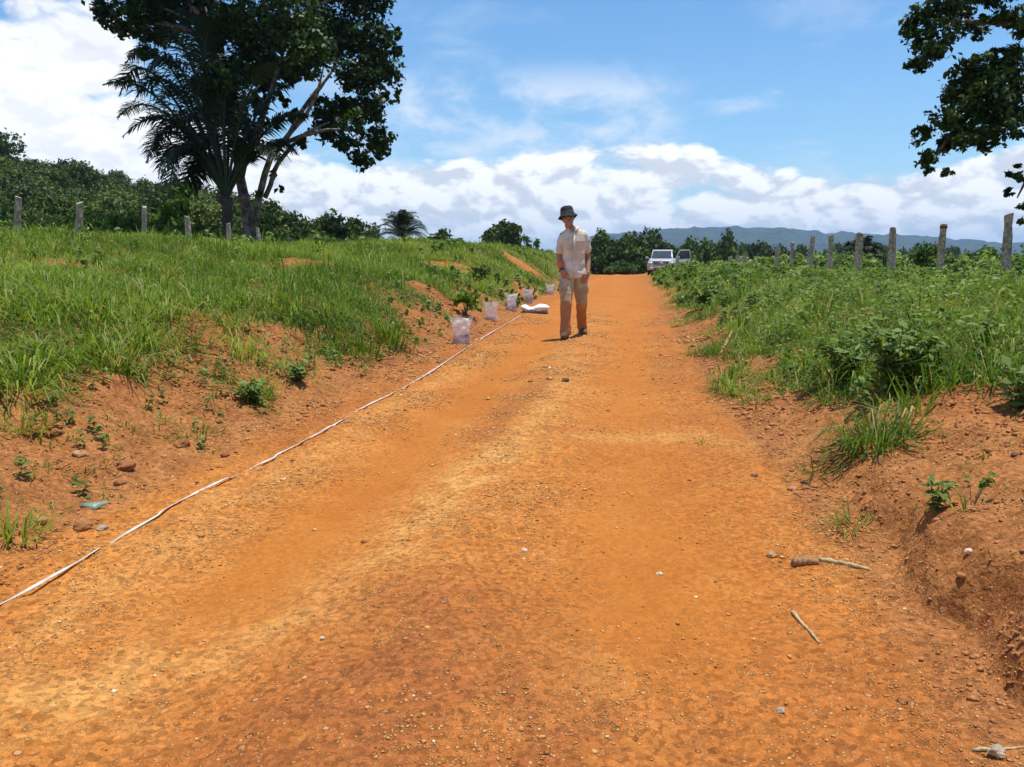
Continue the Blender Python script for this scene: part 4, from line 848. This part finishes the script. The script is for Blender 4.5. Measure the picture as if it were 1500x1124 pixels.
def stick(name, pts, r, label, mat=M_dry, cat='stick', lift=.0):
    P = [hit(*q)[0] for q in pts]; t = hit(*pts[0])[1]; mb = MB(); P = [P[int(i)]*(1-(i % 1))+P[min(int(i)+1, len(P)-1)]*(i % 1) for i in np.linspace(0, len(P)-1, 14)]; R = [r/FPX*t*(1-.5*i/14)*(.72+.5*rs.rand()) for i in range(14)]
    base = P[0].copy(); mb.tube([p-base+Vector((0, 0, R[i]*.7+lift*i*.2)) for i, p in enumerate(P)], R, 7); o = mb.build(name, mat, None, smooth=True); o.location = base; return tag(o, label, cat)
stick('dry_stick', [(1160,897),(1172,912),(1186,926),(1200,943)], 3.0, 'pale dry stick lying on the road near the right bank in the foreground')
stick('dry_stick', [(1424,1101),(1450,1099),(1480,1098),(1515,1094)], 3.2, 'pale twig under a grey stone at the bottom right corner')
stick('short_log', [(1163,829),(1180,827),(1199,826)], 8, 'short thick log piece at the foot of the right bank', simple('log_wood', (.36, .20, .09), .9, scale=12, bump=.5), 'log')
stick('split_stick', [(1200,822),(1225,826),(1250,831),(1272,836)], 4.0, 'split weathered stick lying beside the short log', cat='stick')
stick('dead_branch', [(1056,520),(1064,508),(1072,496)], 3, 'reddish dead branch stub at the right road edge below the verge', M_stone, 'branch', .03)
p, t = hit(1460, 1108); o = stone_mesh('stone', 13/FPX*t, 33.3, M_stone4, .55); o.location = p+Vector((0, 0, .012)); tag(o, 'grey stone lying on the twig at the bottom right corner', 'stone')
def leaf_scrap():
    p, t = hit(136, 742); r = 18/FPX*t; bm = bmesh.new(); k = 24; vs_ = [bm.verts.new((r*math.cos(a)*(1+.25*math.sin(3*a+1)), r*.62*math.sin(a)*(1+.2*math.sin(5*a)), .006+.012*math.sin(2*a+.6))) for a in np.linspace(0, 2*math.pi, k, endpoint=False)]; c = bm.verts.new((0, 0, .016))
    for i in range(k): bm.faces.new((vs_[i], vs_[(i+1) % k], c))
    o = bmobj('plastic_scrap', bm, simple('teal_plastic', (.22, .30, .22), .5)); o.location = p; so = o.modifiers.new('s', 'SOLIDIFY'); so.thickness = .003; tag(o, 'flat grey green scrap lying on the dirt at the left bank foot', 'litter')
leaf_scrap()

# loose gravel and crumbs: stuff
def gravel(name, u, v, r, mat, seed, lowpoly=False):
    tm = bpy.data.meshes.new('t'); bm = bmesh.new(); (bmesh.ops.create_icosphere(bm, subdivisions=1, radius=1) if not lowpoly else bmesh.ops.convex_hull(bm, input=[bm.verts.new(q) for q in ((1, 0, 0), (-1, 0, 0), (0, 1, 0), (0, -1, 0), (0, 0, 1), (.3, .2, -1))])); bm.to_mesh(tm); bm.free()
    co = np.array([q.co for q in tm.vertices]); fc = np.array([tuple(q.vertices) for q in tm.polygons]); n = len(u); x, y = uv2xy(u, v); z = height(u, v)
    sc = r[:, None, None]*np.stack([.8+.5*rs.rand(n), .7+.4*rs.rand(n), .45+.35*rs.rand(n)], 1)[:, None, :]; jit = 1+.28*rs.normal(size=(n, len(co), 1)).clip(-1.3, 1.3)
    loc = co[None]*jit*sc; a = rs.rand(n)*6.283; c, s = np.cos(a)[:, None], np.sin(a)[:, None]
    V = np.stack([loc[..., 0]*c-loc[..., 1]*s+x[:, None], loc[..., 0]*s+loc[..., 1]*c+y[:, None], loc[..., 2]+z[:, None]+.15*r[:, None]], -1).reshape(-1, 3)
    F = (fc[None]+(np.arange(n)*len(co))[:, None, None]).reshape(-1, 3)
    return tag(npmesh(name, V, [F], mat, attrs={'tint': np.repeat(rs.rand(n), len(co))}), kind='stuff')
def gravel_mat():
    m, t, out = material('gravel'); k = t.attr('tint'); r = t.new('ShaderNodeValToRGB'); e = r.color_ramp.elements; e[0].color = (.28, .105, .028, 1); e[1].color = (.80, .62, .40, 1); e[1].position = 1
    for p_, c_ in ((.3, (.44, .19, .05)), (.65, (.56, .29, .095)), (.95, (.62, .37, .15))): x = e.new(p_); x.color = (*c_, 1)
    t.l.new(k, r.inputs[0]); pbr(t, out, r.outputs[0], .9, spec=.2); return m
M_grav = gravel_mat()
def near_pts(n, u0, u1, v0, v1, pwr=1.0):
    v = v0*(v1/v0)**(rs.rand(n)**pwr); u = u0+(u1-u0)*rs.rand(n); x, y = uv2xy(u, v); k = in_view(x, y, .5); return u[k], v[k]
def fineness(u, v): return np.exp(-((u+1.15)/.22)**2)*sstep(1.9, 2.3, v)+np.exp(-((u-.08)/.30)**2)*sstep(1.7, 2.3, v)
u, v = near_pts(210000, -2.3, 1.0, 1.35, 16); k = rs.rand(len(u)) < (.035+.965*sstep(.45, .66, fbm(u*2.6, v*2.6, 4, 201)))*(1-.93*np.clip(fineness(u, v), 0, 1)); u, v = u[k], v[k]
gravel('gravel', u, v, .0017*np.exp(.50*rs.normal(size=len(u)))*np.clip(v/2.4, .9, 3)+.0004, M_grav, 1, True)
u, v = near_pts(2600, -2.3, 1.0, 1.4, 18); k = rs.rand(len(u)) < .08+.92*sstep(.48, .65, fbm(u*2, v*2, 3, 205)); u, v = u[k], v[k]; gravel('pebbles', u, v, .0036*np.exp(.45*rs.normal(size=len(u))), M_grav, 2)
M_crumb = simple('dirt_crumbs', (.44, .19, .062), .95, scale=60, col2=(.27, .105, .034))
ul, vl = near_pts(34000, -3.6, -2.0, 1.6, 14); ur_, vr = near_pts(60000, .78, 3.4, 1.3, 12); u, v = np.r_[ul, ur_], np.r_[vl, vr]; k = rs.rand(len(u)) < .12+.88*sstep(.40, .66, fbm(u*3, v*3, 3, 207)); u, v = u[k], v[k]
gravel('crumbled_dirt', u, v, .0040*np.exp(.60*rs.normal(size=len(u))).clip(.3, 4.5)*np.clip(v/4, .8, 2), M_crumb, 3)

# ------------------------------------------------------------------ white pickup parked at the crest
M_white = simple('silver_paint', (.47, .48, .49), .32, scale=2, var=.04, spec=.5, col2=(.40, .40, .39))
M_glass = simple('dark_glass', (.035, .045, .055), .08, scale=2, var=.1, spec=.8); M_black = simple('black_plastic', (.03, .03, .032), .6); M_tyre = simple('tyre_rubber', (.028, .026, .025), .85, bump=.3)
M_chrome = simple('chrome', (.6, .6, .62), .2, metal=.9); M_lamp = simple('lamp_glass', (.72, .74, .76), .12, spec=.9); M_amber = simple('amber_lens', (.75, .30, .05), .25); M_plate = simple('number_plate', (.55, .55, .52), .5)
def pickup():
    g, t = Vector(), 52.0; g = ground_at(968, t); o = empty('pickup_truck', g, 'white double cab pickup parked facing the camera with one front door open', 'pickup truck', None, -.23)
    b = MB()       # front at y = 0, tail at y = 5.1
    def lv(y, w1, z0, z1, w2): return [(-w1, y, z0), (-w1*1.02, y, z0+.22), (-w1, y, z0+(z1-z0)*.72), (-w2, y, z1), (w2, y, z1), (w1, y, z0+(z1-z0)*.72), (w1*1.02, y, z0+.22), (w1, y, z0)]
    b.rings([lv(0, .74, .50, .98, .62), lv(.06, .82, .46, 1.02, .68), lv(.4, .87, .42, 1.07, .74), lv(1.2, .88, .40, 1.13, .78), lv(1.5, .88, .40, 1.14, .80), lv(3.35, .88, .40, 1.14, .82), lv(3.4, .88, .42, 1.12, .82)])
    b.rings([[(x, y, z) for x, z in ((-.76+i, 1.12), (.76-i, 1.12), (.70-i, 1.12+hh), (-.70+i, 1.12+hh))] for y, i, hh in ((1.18, .02, .03), (1.75, .05, .52), (1.95, .06, .60), (2.9, .06, .60), (3.2, .06, .55), (3.34, .04, .1))])
    b.build('body', M_white, o, bevel=.03)
    bed = MB()
    for x in (-.86, .86): bed.box((x, 4.25, .80), (.03, .84, .33))
    bed.box((0, 5.07, .80), (.83, .03, .33)); bed.box((0, 4.25, .55), (.82, .80, .03)); bed.build('cargo_bed', M_white, o, bevel=.015)
    wm = MB(); wm.rings([[(-.66, 1.205, 1.165), (.66, 1.205, 1.165), (.58, 1.725, 1.62), (-.58, 1.725, 1.62)], [(-.66, 1.175, 1.18), (.66, 1.175, 1.18), (.58, 1.695, 1.635), (-.58, 1.695, 1.635)]]); wm.build('windscreen', M_glass, o, smooth=False)
    for s in (-1, 1):
        for y0, y1 in ((1.75, 2.35), (2.45, 3.1)):
            q = MB(); q.rings([[(s*.735, y0-.2*(y0 < 2), 1.17), (s*.735, y1, 1.17), (s*.655, y1, 1.62), (s*.655, y0+.05, 1.62)], [(s*.75, y0-.2*(y0 < 2), 1.17), (s*.75, y1, 1.17), (s*.67, y1, 1.62), (s*.67, y0+.05, 1.62)]]); q.build('side_window', M_glass, o, smooth=False)
        h = MB(); h.loft([(s*.66, .03, .78, .13, .06), (s*.66, .0, .84, .15, .06), (s*.66, .03, .92, .13, .06)], 16, 3); hl = h.build('headlight', M_lamp, o); a = MB(); a.box((s*.82, .10, .84), (.03, .05, .05)); a.build('indicator', M_amber, hl)
        m = MB(); m.box((s*1.0, 1.42, 1.20), (.09, .05, .075), taper=.85); m.tube([(s*.84, 1.48, 1.16), (s*.95, 1.44, 1.19)], .02, 6); m.build('wing_mirror', M_white, o, bevel=.02)
        f = MB(); f.loft([(s*.60, -.075, .46, .065, .02), (s*.60, -.085, .52, .07, .02), (s*.60, -.075, .58, .065, .02)], 12); f.build('fog_light', M_lamp, o)
        for y in (.85, 4.05):
            w_ = MB(); w_.rings([[(s*x, y+r*math.sin(a), .37+r*math.cos(a)) for a in np.linspace(0, 2*math.pi, 28, endpoint=False)] for x, r in ((.66, .24), (.66, .35), (.69, .37), (.84, .37), (.875, .35), (.875, .24))]); wh = w_.build('wheel', M_tyre, o)
            r_ = MB(); r_.rings([[(s*x, y+r*math.sin(a), .37+r*math.cos(a)) for a in np.linspace(0, 2*math.pi, 20, endpoint=False)] for x, r in ((.80, .235), (.86, .23), (.865, .08), (.885, .05))]); r_.build('rim', M_chrome, wh)
    gr = MB(); gr.box((0, .0, .85), (.46, .035, .10)); gg = gr.build('grille', M_black, o, bevel=.01); c = MB()
    for z in (.78, .83, .88, .93): c.box((0, -.04, z), (.44, .008, .010))
    c.ball((0, -.05, .855), (.06, .012, .045)); c.build('grille_bar', M_chrome, gg)
    bu = MB(); bu.rings([[(x, y, z) for y, z in ((.02+e, .68), (-.07+e, .66), (-.09+e, .50), (-.02+e, .38), (.14+e, .40), (.14+e, .66))] for x, e in ((-.86, .16), (-.7, .03), (-.3, 0), (.3, 0), (.7, .03), (.86, .16))]); bu.build('bumper', M_white, o, bevel=.02)
    it = MB(); it.box((0, -.088, .45), (.42, .012, .06)); it.build('air_intake', M_black, o); pl = MB(); pl.box((0, -.102, .57), (.20, .008, .06)); pl.build('number_plate', M_plate, o)
    for s in (-.28, .28): wp = MB(); wp.tube([(s-.15, 1.17, 1.165), (s+.2, 1.25, 1.25)], .012, 5); wp.build('wiper', M_black, o)
    # the open front door on the driver's side, hinged at its front edge
    hx, hy = .90, 1.42; d = Vector((math.cos(-.18), math.sin(.30)*1.0, 0)).normalized(); nrm = Vector((-d.y, d.x, 0))
    def D(a, z, e=0.0): return Vector((hx, hy, 0))+d*a+nrm*e+Vector((0, 0, z))
    def slab(poly, e0, e1): m_ = MB(); m_.rings([[D(a, z, e0) for a, z in poly], [D(a, z, e1) for a, z in poly]]); return m_
    dm = slab([(0, .46), (1.0, .46), (1.02, 1.12), (0, 1.12)], 0, .07)
    for pa, pb in (((0, 1.12), (.28, 1.66)), ((.28, 1.66), (.92, 1.68)), ((.92, 1.68), (1.02, 1.12))): dm.tube([D(*pa, .035), D(*pb, .035)], .035, 6)
    do = dm.build('door', M_white, o, bevel=.012); slab([(.06, 1.125), (.97, 1.125), (.90, 1.64), (.30, 1.63)], .028, .04).build('window', M_glass, do, smooth=False)
    slab([(.10, .56), (.92, .56), (.92, 1.02), (.10, 1.02)], -.018, -.002).build('trim_panel', simple('grey_trim', (.33, .33, .34), .7), do); hb = MB(); hb.tube([D(.70, .98, -.04), D(.88, .98, -.04)], .015, 6); hb.build('handle', M_black, do)
    mo = MB(); mo.box(tuple(D(.14, 1.20, -.12)), (.09, .05, .075)); mo.tube([D(.05, 1.16, 0), D(.12, 1.18, -.1)], .02, 6); mo.build('mirror', M_white, do, bevel=.015)
pickup()

# ------------------------------------------------------------------ the person walking up the road
def person():
    base = hit(839, 494)[0]; o = empty('person', base, 'person in a dark sun hat, pale khaki shirt and dusty trousers walking up the road', 'person')
    base.z = hz(base.x, base.y)
    skin = simple('skin', (.41, .195, .115), .55, scale=14, var=.10); shirt_m = simple('khaki_shirt', (.76, .68, .57), .9, scale=7, var=.08, bump=.25, col2=(.58, .49, .38))
    hat_m = simple('dark_hat_cloth', (.020, .023, .022), .9, scale=9, bump=.3); belt_m = simple('brown_belt', (.09, .055, .035), .6); band_m = simple('orange_band', (.85, .17, .05), .6)
    tm, tt, tout = material('dusty_trousers'); tco = tt.new('ShaderNodeTexCoord').outputs['Object']; ts = tt.new('ShaderNodeSeparateXYZ'); tt.l.new(tco, ts.inputs[0])
    mud = tt.math('MULTIPLY', tt.rng(tt.math('ADD', ts.outputs[2], tt.math('MULTIPLY', tt.noise(tco, 6, 4, .6), .5)), .95, .52), .9)
    tc = tt.mix(mud, tt.mix(tt.rng(tt.noise(tco, 7, 4, .6), .35, .65), (.37, .29, .18), (.56, .46, .31)), (.40, .155, .05)); pbr(tt, tout, tc, .92, 0, tt.bump(tt.noise(tco, 22, 4, .6), .3, .01), .2)
    sole_z = .0
    # joints (x right as seen, y away from the camera); hips tilt slightly, the leg on the left of the picture steps forward
    hipL, hipR = Vector((-.085, .0, .90)), Vector((.085, .02, .90)); kneeL, kneeR = Vector((-.105, -.15, .49)), Vector((.115, .05, .48)); ankL, ankR = Vector((-.115, -.18, .10)), Vector((.160, .38, .14))
    shL, shR = Vector((-.150, .02, 1.375)), Vector((.148, .02, 1.385)); elL, elR = Vector((-.192, .04, 1.10)), Vector((.198, .07, 1.11)); wrL, wrR = Vector((-.165, -.13, .90)), Vector((.19, -.06, .875))
    neck, head = Vector((-.035, -.01, 1.46)), Vector((-.085, -.045, 1.60))
    b = MB()
    b.loft([(0, .01, .84, .13, .10), (0, .01, .92, .150, .110), (0, .01, 1.05, .130, .10), (0, .02, 1.20, .140, .110), (-.005, .02, 1.33, .150, .105), (-.01, .02, 1.42, .12, .080), (-.02, .01, 1.47, .07, .06)], 28, 2.3)
    for h, k, a in ((hipL, kneeL, ankL), (hipR, kneeR, ankR)): b.tube([h, (h+k)/2, k, (k*.6+a*.4)+Vector((0, .025, 0)), a], [.095, .085, .060, .062, .042], 14, round_ends=True)
    for s, e, w_ in ((shL, elL, wrL), (shR, elR, wrR)): b.tube([s, (s+e)/2, e, e*.6+w_*.4, w_], [.048, .044, .038, .040, .028], 12, round_ends=True)
    b.tube([(-.02, .01, 1.42), neck, head+Vector((.01, .03, -.09))], [.062, .056, .055], 12, round_ends=True)
    tl = Matrix.Rotation(-.16, 4, 'Y') @ Matrix.Rotation(-.17, 4, 'X')
    def Hd(x, y, z): return head + tl @ Vector((x, y, z))
    hm = MB(); hm.loft([(0, -.055, -.118, .020, .018), (0, -.050, -.112, .036, .034), (0, -.035, -.085, .054, .062), (0, -.015, -.045, .066, .085), (0, 0, 0, .072, .096), (0, .005, .045, .073, .098), (0, .008, .085, .060, .080), (0, .01, .112, .028, .038)], 26)
    hm.tube([(0, -.098, .022), (0, -.112, -.012), (0, -.116, -.022), (0, -.098, -.034)], [.009, .012, .014, .010], 8, round_ends=True)
    for s in (-1, 1): hm.ball((s*.030, -.083, .032), (.022, .012, .009)); hm.ball((s*.074, .012, -.004), (.012, .020, .032)); hm.ball((s*.040, -.072, -.022), (.020, .016, .016))
    hm.ball((0, -.088, -.062), (.024, .012, .013)); hm.ball((0, -.078, -.098), (.020, .016, .014))
    bb = len(b.v); b.v += [tuple(Hd(*p)) for p in hm.v]; b.f += [tuple(i+bb for i in f) for f in hm.f]
    # hands: palm, four fingers with two bends, a thumb from the side of the palm
    def hand(w_, dirv, palmn, thumbside, curl):
        d = Vector(dirv).normalized(); n = (Vector(palmn)-d*Vector(palmn).dot(d)).normalized(); s = d.cross(n)*thumbside
        b.tube([w_-d*.01, w_+d*.03, w_+d*.085], [.030, .036, .034], 12, flat=.55, round_ends=True) if False else None
        for q in (-.027, -.009, .009, .027): b.tube([w_+d*.0+s*q*.6, w_+d*.045+s*q, w_+d*.088+s*q*1.05], [.017, .017, .0135], 8, round_ends=True)
        for i, (q, L) in enumerate(((.030, .072), (.010, .080), (-.010, .074), (-.029, .058))):
            p0 = w_+d*.086+s*q; c1, c2, c3 = curl*.5, curl*1.1, curl*1.6
            d1, d2, d3 = (d*math.cos(c)+n*math.sin(c) for c in (c1, c2, c3)); p1 = p0+d1*L*.42; p2 = p1+d2*L*.32; p3 = p2+d3*L*.26; b.tube([p0, p1, p2, p3], [.0100, .0092, .0086, .0078], 7, round_ends=True)
        t0 = w_+d*.028+s*.030; t1 = t0+(d*.6+s*.75+n*.25).normalized()*.036; t2 = t1+(d*.9+s*.25+n*.4).normalized()*.030; b.tube([t0-s*.012, t0, t1, t2], [.015, .0145, .0115, .0095], 8, round_ends=True)
    hand(wrL, (.50, -.22, -.85), (.5, .75, .3), 1, .55); hand(wrR, (-.38, -.25, -.9), (-.5, .75, .2), -1, .5)
    body = b.build('body', skin, o, voxel=.0055, sm=3)
    # face
    for s in (-1, 1):
        e = MB(); c_ = Hd(s*.031, -.0805, .012); e.ball(c_, (.012, .009, .008), 10, 7); eo = e.build('eye', simple('eye_white', (.62, .58, .54), .3), body); i_ = MB(); i_.ball(c_+Vector((0, -.0065, 0)), (.0058, .0035, .0058), 8, 6); i_.build('iris', M_black, eo)
        br = MB(); br.tube([Hd(s*.014, -.092, .036), Hd(s*.032, -.091, .041), Hd(s*.050, -.080, .034)], [.004, .005, .003], 6); br.build('eyebrow', hat_m, body)
    m_ = MB(); m_.tube([Hd(-.022, -.094, -.060), Hd(-.008, -.1005, -.057), Hd(0, -.101, -.059), Hd(.008, -.1005, -.057), Hd(.022, -.094, -.060)], [.003, .005, .005, .005, .003], 7); m_.build('lips', simple('lip_skin', (.30, .11, .085), .5), body)
    hr = MB(); hr.loft([(0, .030, -.045, .062, .062), (0, .022, .0, .076, .088), (0, .016, .05, .079, .092)], 22); hr.v = [tuple(Hd(*p)) for p in hr.v]; hr.build('hair', simple('dark_hair', (.022, .016, .012), .6), body)
    # sun hat with a drooping brim
    hb = MB(); n = 36; prof = [(.134, -.010), (.130, .000), (.110, .026), (.090, .044), (.090, .075), (.086, .110), (.074, .136), (.045, .150), (.012, .154)]
    hb.rings([[tuple(Hd(r*math.cos(a)*1.0+0, .008+r*math.sin(a)*1.08, .018+z+(.012*math.cos(2*a)+.008*math.sin(3*a+1))*(1 if r > .11 else .2))) for a in np.linspace(0, 2*math.pi, n, endpoint=False)] for r, z in prof]+[[tuple(Hd(.004*math.cos(a), .008+.004*math.sin(a), .018+.155)) for a in np.linspace(0, 2*math.pi, n, endpoint=False)]], cap=False)
    hat = hb.build('sun_hat', hat_m, o); so = hat.modifiers.new('s', 'SOLIDIFY'); so.thickness = .004; hbd = MB(); hbd.rings([[tuple(Hd(.0935*math.cos(a), .008+.0935*1.08*math.sin(a), z)) for a in np.linspace(0, 2*math.pi, n, endpoint=False)] for z in (.066, .090)], cap=False); hbd.build('hat_band', simple('grey_band', (.13, .13, .12), .8), hat)
    # shirt: body, sleeves, collar, placket, two flap pockets
    sm = MB(); sm.loft([(.0, .012, .815, .172, .128), (0, .012, .86, .174, .130), (0, .012, .96, .156, .120), (0, .015, 1.08, .150, .116), (0, .02, 1.22, .160, .126), (-.005, .02, 1.33, .168, .120), (-.008, .02, 1.39, .164, .108), (-.010, .018, 1.435, .138, .090), (-.014, .016, 1.462, .10, .075), (-.02, .012, 1.482, .072, .066)], 32, 2.4)
    for s, e in ((shL, elL), (shR, elR)): m2 = s*.30+e*.70; sm.tube([s+Vector((-.02 if s.x > 0 else .02, 0, .004)), s*.75+e*.25, s*.5+e*.5, m2], [.060, .063, .064, .066], 16, round_ends=True)
    def fold(c): return .009*mnoise.noise(Vector((c.x*16+c.z*4, c.y*10, c.z*4)))+.011*abs(mnoise.noise(Vector((c.x*7+c.z*9, c.y*7, c.z*11-c.x*9))))*sstep(1.3, 1.0, c.z)+.002*mnoise.noise(c*40)
    shirt = sm.build('shirt', shirt_m, o, voxel=.008, sm=4, disp=fold)
    for s in (-1, 1):
        pk = MB(); pk.box((s*.088-.004, -.108, 1.245), (.052, .008, .058)); pk.box((s*.088-.004, -.116, 1.292), (.055, .006, .018)); pk.build('pocket', shirt_m, shirt, bevel=.004)
        cl_ = MB(); cl_.tube([(-.02+s*.012, -.075, 1.415), (-.02+s*.055, -.060, 1.455), (-.02+s*.078, .0, 1.485), (-.02+s*.05, .06, 1.495)], [.012, .022, .022, .016], 8, flat=.5); cl_.build('collar', shirt_m, shirt)
    pc = MB(); pc.tube([(-.012, -.10, 1.40), (-.006, -.118, 1.25), (-.002, -.112, 1.08), (0, -.122, .95), (0, -.13, .84)], [.014]*5, 8, flat=.5); pc.build('placket', shirt_m, shirt); nk = MB(); nk.ball((-.022, -.058, 1.432), (.030, .020, .036)); nk.build('neckline_skin', skin, body)
    # trousers
    tr = MB(); tr.loft([(0, .012, .80, .155, .118), (0, .012, .86, .160, .122), (0, .012, .92, .154, .116), (0, .012, .95, .155, .115)], 28, 2.3)
    for h, k, a in ((hipL, kneeL, ankL), (hipR, kneeR, ankR)):
        tr.tube([h+Vector((0, 0, -.0)), h*.7+k*.3, h*.35+k*.65, k, k*.66+a*.34+Vector((0, .02, 0)), k*.3+a*.7+Vector((0, .015, 0)), a+Vector((0, -.005, -.055))], [.098, .099, .092, .078, .072, .070, .070], 18)
        side = -1 if h.x < 0 else 1; kp = h*.35+k*.65; tr.ball((kp.x+side*.078, kp.y-.02, kp.z+.03), (.026, .070, .085), 12, 8)
    tr.build('trousers', tm, o, voxel=.008, sm=4, disp=lambda c: .014*mnoise.noise(Vector((c.x*17+c.z*3, c.y*12, c.z*3.2)))+.010*abs(mnoise.noise(Vector((c.x*6, c.y*6+c.z*5, c.z*19))))*math.exp(-((c.z-.46)/.16)**2)+.008*abs(mnoise.noise(Vector((c.x*6, c.y*6, c.z*24))))*math.exp(-((c.z-.12)/.09)**2))
    bl_ = MB(); bl_.loft([(0, .012, .885, .162, .121), (0, .012, .92, .160, .120)], 30, 2.3); bl_.build('belt', belt_m, o)
    bt = simple('dusty_boot_leather', (.12, .062, .034), .85, scale=12, bump=.3); sl = simple('boot_sole', (.05, .035, .025), .9)
    for a, yaw, up in ((ankL, -.22, .0), (ankR, .12, .035)):
        f = Vector((math.sin(yaw), -math.cos(yaw), 0)); z0 = .0 if up == 0 else .0
        mb = MB(); g = Vector((a.x, a.y, 0)); mb.tube([g-f*.065+Vector((0, 0, .050+up)), g+Vector((0, 0, .058+up*.6)), g+f*.09+Vector((0, 0, .047)), g+f*.175+Vector((0, 0, .036))], [.046, .052, .052, .040], 14, round_ends=True)
        mb.tube([g+Vector((0, .0, .05)), a+Vector((0, 0, .05))], [.046, .042], 14); bo = mb.build('boot', bt, o, voxel=.007, sm=2)
        sm_ = MB(); sm_.tube([g-f*.09+Vector((0, 0, .012+up)), g-f*.02+Vector((0, 0, .012+up*.5)), g+f*.09+Vector((0, 0, .012)), g+f*.20+Vector((0, 0, .016))], [.040, .040, .046, .030], 12, flat=.36); sm_.build('sole', sl, bo)
    wb = MB(); q = (wrL-elL).normalized(); wb.tube([elL+q*.10, elL+q*.13, elL+q*.17, elL+q*.20], [.044, .048, .047, .042], 14); wb.build('wristband', band_m, o)
    wt = MB(); wt.tube([wrL-q*.025, wrL-q*.005], [.036, .036], 14); wt.build('watch', M_black, o)
person()

# ------------------------------------------------------------------ the air between here and the tableland
def haze():
    mb = MB(); mb.box((0, 3000, 115), (5200, 6800, 130)); m, t, out = material('haze')
    pv = t.new('ShaderNodeVolumePrincipled'); pv.inputs['Color'].default_value = (.42, .62, .95, 1); pv.inputs['Density'].default_value = .00016; pv.inputs['Anisotropy'].default_value = .1; t.l.new(pv.outputs[0], out.inputs[1])
    o = mb.build('haze', m, None, smooth=False); tag(o, kind='stuff')
haze()
